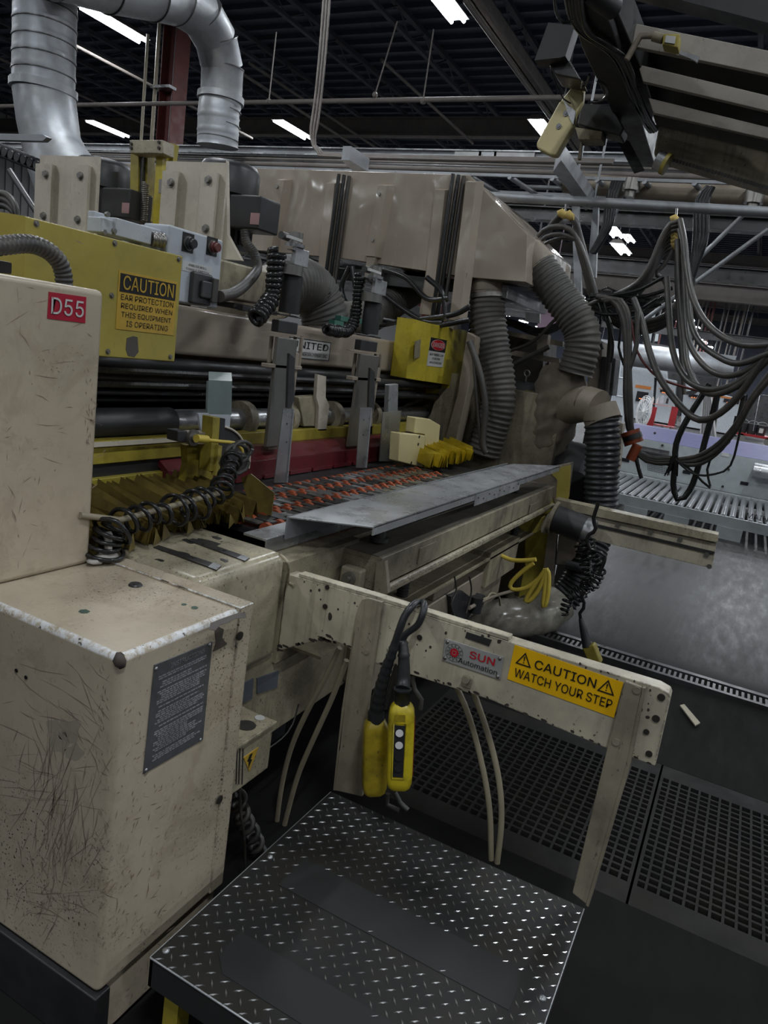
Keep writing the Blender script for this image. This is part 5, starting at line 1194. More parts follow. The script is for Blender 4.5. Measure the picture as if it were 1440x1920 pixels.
# tan motor shields, motors
def shield(name, lab, X, y0, y1, z0, z1, ribs, screws):
    t = thing(name, lab, 'panel', (X,(y0+y1)/2,z0)); MB().box(X,X+.012,y0,y1,z0,z1).build('sheet', M_panel, t)
    pass
    for a_, b_ in ribs: MB().prism([V(X,a_,z0), V(X,b_,z0), V(X-.035,b_+.012,z0), V(X-.035,a_-.012,z0)], (0,0,(z1-z0)*.9)).build('stiffener', M_panel, t)
    for p in screws: c = U(*p, X=X-.036); bolt(c, (-1,0,0), .014, .014).build('bolt_head', M_bolt, t)
X = 2.6
def yz(px, py): p = U(px,py,X=X); return p.y, p.z
shield('motor_shield', 'left light tan motor shield with two ribs and four bolts', X, yz(183,350)[0], yz(73,350)[0], 1.80, yz(120,292)[1], [(yz(104,350)[0],yz(80,350)[0]),(yz(172,350)[0],yz(148,350)[0])], [(86,327),(151,330),(82,405),(146,412)])
shield('motor_shield', 'right light tan motor shield with two ribs, next to the yellow lift posts', X, yz(421,370)[0], yz(307,370)[0], 1.78, yz(350,303)[1], [(yz(338,370)[0],yz(316,370)[0]),(yz(410,370)[0],yz(388,370)[0])], [(321,343),(391,338),(386,429)])
solo('shield_bracket', MB().PX([(418,430),(424,300),(426,440),(452,488),(405,485)], 2.62, .02), M_panel, 'tan triangular bracket below the right motor shield', 'bracket')
def motor(lab, cx, top, bot, X, tb):
    a = U(cx,top,X=X); b_ = U(cx,bot,X=X); r = .135; t = thing('electric_motor', lab, 'motor', V(a.x,a.y,b_.z))
    c0 = V(a.x,a.y,0)
    MB().sweep([V(a.x,a.y,a.z-.15),V(a.x,a.y,a.z-.04),V(a.x,a.y,a.z-.01),V(a.x,a.y,a.z)], [r*1.08,r*1.08,r*.95,r*.5], 28).build('fan_cowl', M_blk, t)
    m = MB().cyl(V(a.x,a.y,b_.z), V(a.x,a.y,a.z-.15), r*.9, n=28)
    for k in range(28): an = 2*pi*k/28; m.sweep([V(a.x+math.cos(an)*r*.95,a.y+math.sin(an)*r*.95,b_.z+.03), V(a.x+math.cos(an)*r*.95,a.y+math.sin(an)*r*.95,a.z-.16)], .008, 4)
    m.build('finned_body', M_blk, t)
    p0_, p1_ = U(*tb[0], X=X-.12), U(*tb[1], X=X-.12)
    MB().box(X-.14,X+.02,p0_.y,p1_.y,p1_.z,p0_.z).build('terminal_box', M_blk, t, bevel=.01)
    c = U(tb[1][0]-12,tb[1][1]-22,X=X-.141); MB().box(X-.142,X-.14,c.y-.03,c.y+.02,c.z-.025,c.z+.025).build('rating_label', paint('red striped label', (.35,.2,.2), .5, .3, 0), t)
    return t
motor('black electric motor behind the left motor shield', 196, 300, 450, 2.95, ((196,352),(246,412)))
motor('black electric motor behind the right motor shield, cable below', 433, 306, 470, 2.95, ((436,365),(488,432)))
solo('motor_cable', hose([U(459,432,X=2.8), U(462,455,X=2.8), U(478,478,X=2.8), U(482,505,X=2.75), U(462,532,X=2.5), U(438,550,X=2.3), U(412,556,X=2.15)], .021, .012, .001, 14), M_cable, 'grey motor cable sweeping down to the grey switch box', 'cable')
# yellow lift posts
Xl = 2.9
t = thing('lift_post', 'yellow twin post with a cream block on top and a spring screw between', 'post', U(280,418,X=Xl))
MB().PX([(243,262),(305,262),(305,288),(243,287)], Xl-.05, .08).build('top_block', M_be, t, bevel=.004)
for p in ((247,270),(247,278),(299,267),(299,278)): c = U(*p, X=Xl-.05); MB().cyl(c, c-V(.008,0,0), .008, n=8).build('bolt_head', M_boltb, t)
MB().PX([(245,288),(260,288),(258,412),(243,412)], Xl, .06).build('yellow_post', M_yelf, t); MB().PX([(262,288),(268,288),(264,412),(259,412)], Xl+.01, .05).build('dark_track', M_dst, t)
MB().PX([(293,288),(305,288),(300,420),(286,420)], Xl, .06).build('yellow_post', M_yelb, t); MB().PX([(305,265),(328,270),(324,300),(318,420),(300,420)], Xl+.05, .03).build('yellow_plate', M_yel, t)
MB().PX([(268,290),(277,290),(274,412),(266,412)], Xl+.03, .05).build('tan_post', M_yelf, t)
solo('spring_screw', coil([U(273,343,X=Xl), U(269,415,X=Xl)], .016, .004, .009, 6), M_bolt, 'upright spring between the yellow lift posts', 'spring')
MB().PX([(298,336),(305,336),(304,362),(297,362)], Xl-.06, .03).build('hinge', M_bolt, t)
solo('tan_guide_plate', MB().PX([(275,325),(286,318),(282,415),(274,415)], Xl+.1, .03), M_dust, 'narrow tan plate inside the yellow lift posts', 'plate')
# cable chain and bracket, tubes at far left
t = thing('cable_chain', 'black plastic cable drag chain entering at the left border', 'chain', U(30,310,X=2.75))
a = U(-30,270,X=2.7); b_ = U(76,312,X=2.7); n = 9
for i in range(n):
    p, q2 = a.lerp(b_, i/n), a.lerp(b_, (i+1.15)/n); d = (q2-p)
    MB().prism([p+V(0,0,.035), p-V(0,0,.035), q2-V(0,0,.035), q2+V(0,0,.035)], (.09,0,0)).build('chain_link', M_blk, t, bevel=.008)
    c = p.lerp(q2,.5); MB().cyl(c, c-V(.012,0,0), .022, n=14).build('link_pin', M_dst, t)
solo('angle_bracket', MB().PX([(-10,250),(80,252),(88,257),(80,264),(-10,262)], 2.6, .03), M_galv, 'galvanized angle bracket at the left border in front of the duct foot', 'bracket')
solo('diagonal_pipe', MB().cyl(U(18,320,X=3.2), U(70,400,X=3.2), .02).cyl(U(70,400,X=3.2), V(3.2,U(70,400,X=3.2).y,0), .02), M_dst, 'dark diagonal pipe left of the motor shield', 'pipe')
for k in range(3): solo('grey_hose', tube([U(-20,362+k*12,X=3.0), U(10,364+k*11,X=3.0), U(28,385+k*8,X=3.0), U(34,420,X=3.0)], .020, 10), M_cable, ('top','middle','lowest')[k]+' of three grey hoses arching at the left border', 'hose')
# white scratched cabinet behind the actuators
solo('beige_housing', MB().QY((415,487),(502,507),(413,556), 2.12, .3), M_be, 'scratched pale housing behind the motor cable', 'housing', bevel=.01)
solo('valve_strip', MB().BY((440,568),(520,592), 2.14, .1).BY((455,572),(475,586), 2.11, .03), M_blk, 'dark strip with fittings on top of the tan beam', 'valves', bevel=.003)
solo('small_nut', MB().BY((374,573),(388,586),2.12,.05), M_bolt, 'small steel nut on top of the tan beam below the grey box', 'nut', bevel=.004)
# ================================================================== hood
XH_ = 4.6
zB = 2.165; zT = 2.745
t = thing('exhaust_hood', 'large glossy tan sheet metal hood with upright ribs and a sloped right end', 'hood', (5.2,3,zB))
yR = 1.955; 
yl = 5.3
MB().prism([V(XH_,yl,zB), V(XH_,yl,zT), V(XH_,1.955,zT), V(XH_,1.50,2.41), V(XH_,1.455,zB-.04), V(XH_,1.876,zB-.045), V(XH_,2.83,zB)], (1.2,0,0)).build('hood_body', M_hood, t, bevel=.004)
def rib(x0, y0, x1, y1, w0=11, back=M_hood):
    p, q2 = U(x0,y0,X=XH_-.06), U(x1,y1,X=XH_-.06); w_ = .035
    MB().prism([p+V(.06,w_+.015,0), p+V(0,w_,-.02), p+V(0,-w_,-.02), p+V(.06,-w_-.03,0)], (0,0,0), top=[q2+V(.06,w_+.015,0), q2+V(0,w_,0), q2+V(0,-w_,0), q2+V(.06,-w_-.03,0)]).build('rib', back, t)
for r_ in ((526,332,500,470),(620,338,600,545),(718,342,693,480),(826,350,800,590),(884,335,852,600)): rib(*r_)
for p in ((520,350),(512,436),(711,364),(699,450)): c = U(*p, X=XH_-.062); MB().cyl(c, c-V(.01,0,0), .012, n=10).build('bolt_head', M_bolt, t)
for (px, w_) in ((655,.012),(870,.02)):
    p = U(px,330,X=XH_-.02); q2 = U(px-24,500,X=XH_-.02)
    for k in range(3): MB().sweep([p+V(-.02*k,.03*k,0), V(p.x-.02*k,q2.y+.03*k,zB-.5)], .013, 6).build('drop_cable', M_cableb if k else M_cable, t)
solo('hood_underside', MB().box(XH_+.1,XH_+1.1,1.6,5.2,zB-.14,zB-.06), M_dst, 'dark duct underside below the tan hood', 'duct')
# hood support columns
for pts, lab in ((([(483,465),(497,468),(485,560),(475,560)]), 'tan support column under the left end of the hood'), ([(826,520),(842,524),(795,640),(785,640)], 'tan support column right above the danger box')):
    pass
solo('support_column', MB().PX([(600,470),(615,472),(607,548),(592,546)], XH_-.05, .06), M_dust, 'short tan column under the hood between the two big hoses', 'column')
solo('support_column', MB().PX([(800,500),(815,503),(800,592),(786,588)], XH_-.05, .06), M_dust, 'tan column at the right of the corrugated hoses', 'column')
solo('support_column', MB().PX([(862,510),(876,512),(850,618),(838,612)], XH_-.05, .06), M_dust, 'tan column standing behind the yellow danger box', 'column')
solo('support_column', MB().PX([(690,470),(705,473),(697,520),(683,520)], XH_-.05, .06), M_dust, 'short tan column behind the second actuator', 'column')
# large hoses under the hood
hq = [U(x,y,Y=Y_) for x, y, Y_ in ((508,552,2.35),(545,528,2.35),(585,545,2.35),(608,590,2.3),(612,625,2.28))]
solo('corrugated_hose', hose(hq, .135, .03, .006, 28), M_rubd, 'fat dark corrugated hose bending down behind the first actuator', 'hose')
solo('hose_cuff', MB().sweep([U(486,558,Y=2.34), U(512,548,Y=2.35)], [.13,.14], 28), M_panel, 'cream cuff at the left end of the fat corrugated hose', 'cuff')
hq = [U(x,y,Y=Y_) for x, y, Y_ in ((622,600,2.5),(670,598,2.5),(715,580,2.5),(752,555,2.5),(790,535,2.55))]
solo('corrugated_hose', hose(hq, .115, .028, .005, 28), M_rubd, 'long corrugated hose rising right behind the second actuator', 'hose')
t = thing('terminal_blocks', 'small green terminal blocks on top of the tan beam', 'terminals', U(720,615,Y=2.15))
for a_ in ((628,600),(640,592),(668,596)): MB().BY(a_,(a_[0]+16,a_[1]+13),2.13,.04).build('terminal', M_green, t, bevel=.002)
solo('manifold', MB().BY((595,616),(700,630),2.14,.06).BY((600,612),(612,628),2.12,.03), M_bolt, 'row of fittings along the top of the tan beam', 'manifold', bevel=.003)
R.seed(31)
for i, pts in enumerate(([(605,545),(640,590),(700,610),(760,600)], [(655,500),(640,540),(655,575),(700,600)], [(660,500),(668,560),(660,600)], [(690,520),(730,560),(790,600),(830,605)], [(800,520),(830,550),(835,600)], [(700,500),(760,520),(800,560),(840,560)], [(880,575),(850,590),(780,600)], [(720,600),(800,612),(880,600)])):
    solo('loose_cable', tube([U(x,y,X=4.4) for x, y in pts], .018, 7), M_cableb, 'one of the black cables tangled under the hood', 'cable', 'black cables tangled under the hood')
# ================================================================== actuators with blades
def actuator(lab, dx, dy, k, Y, blade, X2=None):
    """dx, dy, k place the assembly; all parts are laid out on the plane Y"""
    def M(p): return (dx+(p[0]-540)*k, dy+(p[1]-600)*k)
    t = thing('gate_actuator', lab, 'actuator', U(*M((540,640)), Y=Y))
    B = lambda a, b, yo, d: MB().BY(M(a), M(b), Y+yo, d)
    def CY(x, y0_, y1_, rpx, mat, nm, yo=0, n=24):
        p = U(*M((x,y0_)), Y=Y+yo); q2 = U(*M((x,y1_)), Y=Y+yo); r = rp(rpx*k, p)
        p.x = q2.x = (p.x+q2.x)/2; return MB().cyl(V(p.x,Y+yo,q2.z), V(p.x,Y+yo,p.z), r, n=n).build(nm, mat, t)
    CY(554,436,461,14,M_bolt,'encoder'); c = U(*M((554,449)), Y=Y-.07); 
    B((541,440),(567,455),-.062,.01).build('encoder_label', M_sticker, t); CY(553,458,464,19,M_steel,'encoder_flange')
    p = U(*M((540,445)), Y=Y); MB().cyl(p, p-V(.05,0,0), .016, n=10).build('cable_gland', M_cable, t)
    B((556,463),(577,503),-.03,.02).build('silver_bracket', M_alu, t, bevel=.003); B((546,467),(556,472),-.02,.02).build('arm_plate', M_dst, t)
    CY(550,474,494,4,M_steel,'coupling'); CY(545,497,516,23,M_bolt,'collar'); CY(545,516,588,20,M_blk,'cylinder_tube')
    B((524,587),(567,598),-.03,.035).build('lower_flange', M_dst, t, bevel=.004); B((524,600),(557,628),-.03,.04).build('black_block', M_blk, t, bevel=.004)
    B((508,624),(572,634),-.05,.05).build('carriage_top', M_dust, t, bevel=.003)
    for x in (507,551,563): CY(x,630,(690 if x > 520 else 680),4,M_dust,'pillar',n=10)
    B((504,682),(566,694),-.05,.04).build('carriage_bottom', M_dust, t, bevel=.003)
    B((522,632),(536,835),-.05,.018).build('slide_column', M_bolt, t, bevel=.003)
    B((538,660),(550,765),-.04,.015).build('tan_column', M_dust, t, bevel=.003)
    B((514,740),(523,842),-.02,.02).build('side_arm', M_dust, t, bevel=.004)
    MB().PY([M((543,663)),M((553,672)),M((552,750)),M((546,765)),M((539,765)),M((541,700))], Y-.12, .012).build('hook_link', M_dst, t)
    MB().PY(blade, Y-.14, .004).build('blade', M_steel, t)
    MB().PY([(blade[0][0]+(blade[1][0]-blade[0][0])*.95, blade[0][1]),blade[1],blade[2],(blade[2][0]-2,blade[2][1])], Y-.145, .03).build('blade_fold', M_alu, t)
    for f in (.2,.45): px = blade[0][0]+8-(f*4); py = blade[0][1]+(blade[3][1]-blade[0][1])*f; c = U(px,py,Y=Y-.141); MB().cyl(c, c-V(0,.001,0), .004, n=8).build('hole', M_black, t)
    pts = [U(*M(p), Y=Y-.02) for p in ((532,445),(520,470),(516,500),(514,530),(508,565),(492,590),(480,598))]
    return t, M
t, M_ = actuator('black gate actuator with round encoder, left of the UNITED plate', 540, 600, 1.0, 1.90, [(531,767),(552,767),(540,905),(514,905)])
solo('spiral_sleeve', coil([U(x,y,Y=1.93) for x, y in ((520,470),(516,500),(514,530),(508,560),(490,585),(478,598))], .026, .014, .024, 8, .1, 12), M_cableb, 'black spiral cable sleeve left of the first actuator', 'cable')
t, M_ = actuator('black gate actuator with round encoder, right of the UNITED plate', 692, 637, .84, 1.90, [(675,765),(698,765),(688,877),(668,877)])
solo('spiral_sleeve', coil([U(x,y,Y=1.97) for x, y in ((676,515),(672,545),(668,580),(663,605),(652,622),(625,620),(612,617))], .02, .011, .02, 8, .1, 12), M_cableb, 'black spiral cable sleeve left of the second actuator', 'cable')
# feed gate hooks and guides
for pts, lab in (([(596,702),(612,706),(611,745),(618,760),(612,808),(596,808),(598,762),(593,745)], 'cream hook bracket over the steel shaft, between the two blades'), ([(690,762),(700,762),(697,830),(688,830)], 'cream slotted plate beside the right blade')):
    solo('hook_bracket', MB().PY(pts, 1.98, .02), M_panel, lab, 'bracket', bevel=.002)
m = MB().PY([(560,745),(598,742),(598,800),(570,800)], 2.0, .05); solo('dark_saddle', m, M_dark, 'dark saddle block behind the cream hook bracket', 'block', bevel=.006)
solo('guide_plate', MB().PY([(718,773),(753,770),(744,850),(737,865),(712,865)], 1.80, .006), M_steel, 'brushed steel guide plate right of the second blade', 'plate', bevel=.001)
solo('guide_hook', MB().PY([(730,722),(747,720),(746,772),(728,773)], 1.85, .03), M_alu, 'bright aluminium hook standing above the steel guide plate', 'hook', bevel=.003)
t = thing('side_shield', 'grey green plastic shield over the shaft, above the coiled hose', 'shield', U(413,778,Y=1.86))
MB().PY([(391,715),(435,717),(434,778),(389,776)], 1.88, .01).build('front_sheet', M_teal, t); MB().prism([U(391,715,Y=1.88),U(435,717,Y=1.88),U(434,701,Y=1.95),U(391,699,Y=1.95)], (0,0,.005)).build('bent_top', M_teal, t)
solo('white_guard_plate', MB().PY([(372,775),(392,775),(391,812),(378,812)], 1.84, .01).PY([(394,778),(433,778),(430,806),(412,806),(392,812)], 1.85, .01), M_grey, 'pale grey guard plates just under the grey green shield', 'plate')
# cream/yellow end stop and right bellows
YE = 1.62
t = thing('end_stop_box', 'cream yellow end stop box with rounded corners beside the right bellows', 'box', U(775,877,Y=YE))
MB().PY([(750,812),(798,817),(793,877),(747,865)], YE, .06).build('front_box', M_crm, t, bevel=.006)
MB().PY([(780,783),(807,786),(826,797),(823,830),(812,843),(797,846),(797,815),(777,812)], YE+.05, .06).build('rear_box', M_crm, t, bevel=.006)
for p in ((786,819),(784,833),(771,868)): c = U(*p, Y=YE); MB().cyl(c, c-V(0,.002,0), .009, n=10).build('screw', M_boltb, t)
solo('yellow_wedge', MB().PY([(796,850),(846,868),(847,889),(795,877)], YE-.0, .05), M_yelb, 'yellow wedge with three screws below the right bellows', 'wedge', bevel=.003)
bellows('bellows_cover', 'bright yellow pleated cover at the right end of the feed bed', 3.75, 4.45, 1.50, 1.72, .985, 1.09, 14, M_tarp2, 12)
solo('yellow_end_sheet', MB().PY([(840,825),(931,845),(932,872),(905,870)], 1.75, .01), M_tarp2, 'yellow sheet behind the right bellows', 'sheet')
# danger box
YG = 1.9
t = thing('danger_box', 'yellow box with the DANGER keep fingers clear sign', 'box', U(820,715,Y=YG))
fp = [(808,607),(876,620),(870,690),(857,757),(840,755),(843,722),(796,715)]
MB().PY(fp, YG, .18).build('box_front', M_yelb, t, bevel=.003)
a, b_, c, d = U(775,598,Y=YG+.06), U(808,607,Y=YG), U(796,715,Y=YG), U(761,709,Y=YG+.06); MB().prism([a,b_,c,d], (.02,.12,0)).build('bevel_side', M_yelb, t)
sg = [U(*p, Y=YG-.002) for p in ((807,633),(837,637),(831,690),(801,685))]
x0, x1 = (sg[0].x+sg[3].x)/2, (sg[1].x+sg[2].x)/2; zt = (sg[0].z+sg[1].z)/2; zb = (sg[2].z+sg[3].z)/2; cx = (x0+x1)/2; W_ = x1-x0; Hh = zt-zb
dsg = MB().box(x0,x1,YG-.002,YG,zb,zt).build('danger_sign', M_sticker, t); MB().box(x0,x1,YG-.003,YG-.002,zt-Hh*.46,zt).build('sign_header', M_black, dsg)
for rr, mm, yo in ((.43,M_sticker,.004),(.41,M_redi,.005)): MB().prism([V(cx+W_*rr*math.cos(2*pi*k/24), YG-yo, zt-Hh*.23+Hh*.19*rr/.43*math.sin(2*pi*k/24)) for k in range(24)], (0,.001,0)).build('sign_oval', mm, dsg)
text('lettering', 'DANGER', V(cx,YG-.005,zt-Hh*.23), (1,0,0), (0,0,1), W_*.68, Hh*.17, M_sticker, dsg, bold=.01)
text('lettering', 'KEEP FINGERS CLEAR\nOF MACHINE\nWHILE IN MOTION', V(cx,YG-.002,zb+Hh*.28), (1,0,0), (0,0,1), W_*.84, Hh*.36, M_black, dsg, bold=.01)
MB().prism([U(*p, Y=YG+.028) for p in ((778,640),(788,636),(786,670),(776,672))], (.0,-.004,0)).build('torn_sticker', M_dark, t)
solo('side_frame_column', MB().PX([(876,622),(893,632),(880,720),(853,836),(832,830),(857,740)], 4.55, .12), M_dust, 'tan side frame column right of the danger box', 'column', bevel=.006)
solo('side_frame_plate', MB().PX([(832,700),(880,700),(868,760),(852,850),(800,800)], 4.72, .05), M_dark, 'dim beige side frame plate below the danger box', 'frame')
# ================================================================== far side machinery
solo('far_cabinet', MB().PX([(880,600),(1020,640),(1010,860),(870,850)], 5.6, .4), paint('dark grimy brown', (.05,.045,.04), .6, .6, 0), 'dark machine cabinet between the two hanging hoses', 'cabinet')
t = thing('far_bracket', 'tan beam with an upright and a short stub between the hoses', 'bracket', U(980,660,X=5.3))
MB().PX([(955,655),(1048,672),(1048,683),(955,665)], 5.3, .08).build('cross_piece', M_dust, t); MB().PX([(1010,625),(1028,628),(1024,660),(1006,656)], 5.25, .08).build('upright', M_dust, t)
MB().PX([(950,620),(1055,640),(1055,650),(950,628)], 5.35, .05).build('upper_plate', M_dark, t)
t = thing('gear_drum', 'grey steel drum with a small yellow label between the hoses', 'drum', U(990,760,X=5.3))
a, b_ = U(958,738,X=5.3), U(1012,748,X=5.3); MB().cyl(a, b_, .105, n=26).build('drum', M_dst, t); c = U(992,736,X=5.18); MB().box(c.x,c.x+.005,c.y-.03,c.y+.03,c.z-.014,c.z+.014).build('label_plate', M_yel, t)
c = U(988,700,X=5.3); MB().sweep([c+V(0,.02*math.cos(k*pi/6),.022*math.sin(k*pi/6)) for k in range(13)], .006, 6).cyl(c-V(0,0,.02), c-V(0,0,.06), .007, n=8).build('eye_bolt', M_bolt, t)
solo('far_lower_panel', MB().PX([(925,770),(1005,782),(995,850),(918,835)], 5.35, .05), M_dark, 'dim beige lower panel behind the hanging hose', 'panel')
solo('far_table', MB().PX([(937,832),(985,838),(972,872),(930,868)], 4.95, .03).PX([(975,848),(1055,838),(1050,855),(975,866)], 5.0, .1), M_dust, 'small beige plates at the foot of the cloth boot', 'plate')
solo('dark_drum', MB().cyl(U(1045,870,X=5.1), U(1095,885,X=5.1), .19, n=26), M_blk, 'black drum behind the cloth boot and black hose', 'drum')
solo('far_rear_drum', MB().cyl(U(1070,930,X=4.85), U(1090,935,X=4.95), .17, n=26), M_rub, 'black wheel behind the yellow plate and black hose', 'wheel')
t = thing('side_cabinet', 'grey electrical cabinet right of the dusty hose', 'cabinet', U(1140,740,X=5.6))
MB().PX([(1110,636),(1130,640),(1126,735),(1100,730)], 5.5, .2).build('tan_door', M_dust, t, bevel=.006); MB().PX([(1128,668),(1155,672),(1148,742),(1122,736)], 5.45, .2).build('grey_box', M_dst, t, bevel=.006); p = U(1128,735,X=5.5); MB().box(5.5,5.6,p.y-.06,p.y+.06,0,p.z+.02).build('stand', M_dst, t)
solo('end_plate', MB().PX([(1156,790),(1168,795),(1160,880),(1150,880)], 5.4, .1), M_dust, 'tan plate edge just right of the black hose', 'plate')
for pts, r_, X_, lab in (([(1118,560),(1135,590),(1145,620),(1143,660),(1140,700),(1135,745)], .02, 5.3, 'black cable dropping along the grey cabinet'), ([(880,640),(900,700),(910,760),(905,830),(912,850)], .022, 4.5, 'thick grey hose beside the side frame column'), ([(885,640),(890,700),(895,760),(902,840)], .012, 4.5, 'thin hose beside the side frame column'), ([(950,660),(1000,640),(1040,600),(1060,590)], .012, 5.2, 'thin cable slanting between the hoses'), ([(950,690),(990,670),(1030,650)], .018, 5.2, 'grey cable on the dark cabinet')):
    solo('cable', tube([U(x,y,X=X_) for x, y in pts], r_, 8), M_cable, lab, 'cable')
# ================================================================== overhead frame top right
ZO = 2.6
arm_ = t = thing('overhead_gantry', 'heavy dark steel gantry with cream cross beams overhead at the top right', 'gantry', U(1150,150,Z=ZO))
MB().prism([U(*p, Z=ZO) for p in ((1045,-60),(1100,-60),(1150,60),(1228,312),(1196,314),(1090,90))], (0,0,.12)).build('arm_box', M_blk, t, bevel=.006)
MB().prism([U(*p, Z=ZO+.03) for p in ((1127,40),(1155,15),(1200,120),(1228,205),(1215,260),(1180,150))], (0,0,.10)).build('grey_web', M_dst, t, bevel=.004)
MB().PX([(1002,113),(1028,42),(1078,48),(1060,105),(1050,108)], 2.75, .06).build('side_plate', M_blk, t); MB().PX([(1020,105),(1068,112),(1090,150),(1040,140)], 2.8, .12).build('carriage', M_dst, t, bevel=.006)
MB().PX([(1090,193),(1148,197),(1170,240),(1163,255),(1082,233)], 3.05, .1).build('lower_box', M_blk, t, bevel=.006); MB().PX([(1078,238),(1130,246),(1128,262),(1085,262)], 3.05, .08).build('linkage', M_dark, t, bevel=.004)
MB().PX([(1150,250),(1180,265),(1205,312),(1185,318)], 3.2, .06).build('foot_plate', M_blk, t)
MB().PX([(1088,262),(1092,262),(1088,298),(1083,298)], 3.1, .02).build('thin_pin', M_dark, t)
def xb(poly, X, mat, d=.06): return MB().PX(poly, X, d)
fr = arm_
E_ = lambda x0, y0, s: (1700, y0+(1700-x0)*s)
for poly, X in (([(1165,38),E_(1165,38,.205),E_(1190,86,.212),(1180,86)], 2.55), ([(1195,120),E_(1195,120,.24),E_(1200,153,.235),(1205,153)], 2.72), ([(1215,183),E_(1215,183,.245),E_(1222,212,.225),(1225,212)], 2.88)):
    xb(poly, X, M_post, .02).build('cross_beam', M_xb, fr, bevel=.003)
MB().PX([(1235,234),E_(1235,234,.245),E_(1225,290,.29),(1225,290)], 3.05, .12).build('lower_beam', M_dark, fr, bevel=.01)
A = [U(1175,62,X=2.62), U(1700,62+525*.21,X=2.62), U(1700,240+465*.25,X=3.12), U(1232,240,X=3.12)]
for a_ in A: a_ += (a_-CAM)*.05
MB().prism(A, (.0,0,.03)).build('dark_slab', M_blk, fr)
MB().PX([(1160,-30),(1700,110),(1700,60),(1300,-60),(1160,-60)], 3.0, .1).build('upper_dark_beam', M_blk, fr)
m = MB()
for i in range(34): p = U(1240+i*6,293+i*1.75,X=3.03); m.box(p.x-.004,p.x+.004,p.y-.004,p.y+.004,p.z-.008,p.z+.004)
m.build('toothed_edge', M_dst, fr, kind='stuff')
c = U(1232,300,X=3.0); d = U(1250,308,X=3.0); t = thing('end_roller', 'steel and yellow roller end at the foot of the overhead arm', 'roller', c)
MB().cyl(c, d, .035, n=20).build('roller', M_steel, t); MB().cyl(d-(d-c)*.25, d+(d-c)*.1, .039, n=20).build('yellow_ring', M_yel, t)
t = thing('cream_paddle', 'cream yellow paddle with a metal edge hanging from the overhead arm', 'paddle', U(1040,285,X=2.9))
MB().PX([(1082,149),(1096,158),(1093,190),(1079,218),(1050,190)], 2.93, .03).build('upper_piece', M_crm, t, bevel=.006)
MB().PX([(1050,187),(1079,212),(1074,238),(1043,292),(1030,290),(1007,278),(1005,268)], 2.90, .045).build('lower_piece', M_crm, t, bevel=.008)
MB().PX([(1056,186),(1079,209),(1075,234),(1068,222)], 2.895, .01).build('bare_edge', M_alu, t)
for p in ((1061,213),(1048,237)): c = U(*p, X=2.9); MB().cyl(c, c-V(.004,0,0), .010, n=14).cyl(c-V(.004,0,0), c-V(.007,0,0), .005, n=6).build('bolt_head', M_galv, t)
solo('paddle_wire', tube([U(x,y,X=2.87) for x, y in ((1031,110),(1033,135),(1048,170),(1060,190),(1070,194))], .003, 6), M_cableb, 'thin black wire hooked over the cream paddle', 'wire')
t = thing('sensor_plug', 'small yellow plug box with a white sticker on the top overhead beam', 'plug', U(1258,80,X=2.5))
MB().PX([(1243,63),(1275,63),(1271,90),(1241,84)], 2.48, .05).build('plug_box', M_yel, t, bevel=.004); MB().PX([(1249,66),(1267,68),(1265,82),(1246,79)], 2.476, .003).build('white_sticker', M_sticker, t)
MB().cyl(U(1243,73,X=2.5), U(1225,68,X=2.5), .014, n=12).build('gland', M_dark, t)
solo('plug_conduit', tube([U(x,y,X=2.5) for x, y in ((1225,67),(1205,66),(1192,75),(1185,100),(1175,112))], .010, 8), M_dust, 'tan conduit running from the yellow plug down to the arm', 'conduit')
solo('flat_key', MB().PX([(1275,95),(1306,104),(1312,106),(1307,117),(1300,112),(1273,101)], 2.5, .01), M_alu, 'small bright metal strip under the yellow plug', 'strip')
R.seed(14)
for i in range(7):
    o_ = (i-3)*4.0
    pts = [(1075+o_,-20),(1082+o_,30),(1100+o_*.7,62),(1135+o_*.6,86),(1160+o_*.6,105),(1175+o_*.6,135),(1190+o_*.5,180),(1210+o_*.4,220),(1226+o_*.3,245)]
    solo('arm_cable', tube([U(x+R.uniform(-3,3),y+R.uniform(-2,2),Z=ZO-.015) for x, y in pts], R.choice((.005,.007,.009)), 7), M_cableb, 'one of the black cables strapped along the overhead arm', 'cable', 'cables on the overhead arm')
for pts, lab in (([(1040,-10),(1042,20),(1055,42),(1075,40)], 'thin wire looping at the top of the overhead arm'), ([(1118,150),(1135,160),(1138,180),(1120,192),(1105,192)], 'black wire loop below the overhead arm'), ([(1105,140),(1100,158),(1090,165),(1095,150)], 'small wire loop above the cream paddle')):
    solo('wire_loop', tube([U(x,y,Z=2.55) for x, y in pts], .005, 6), M_cableb, lab, 'wire')
solo('arm_gearbox', MB().sph(U(1125,2,Z=2.65), .045, 14, (1.3,1,.8)).cyl(U(1100,-20,Z=2.62), U(1150,15,Z=2.62), .03), M_blk, 'dark lump of gearing at the top of the overhead arm', 'gearbox')
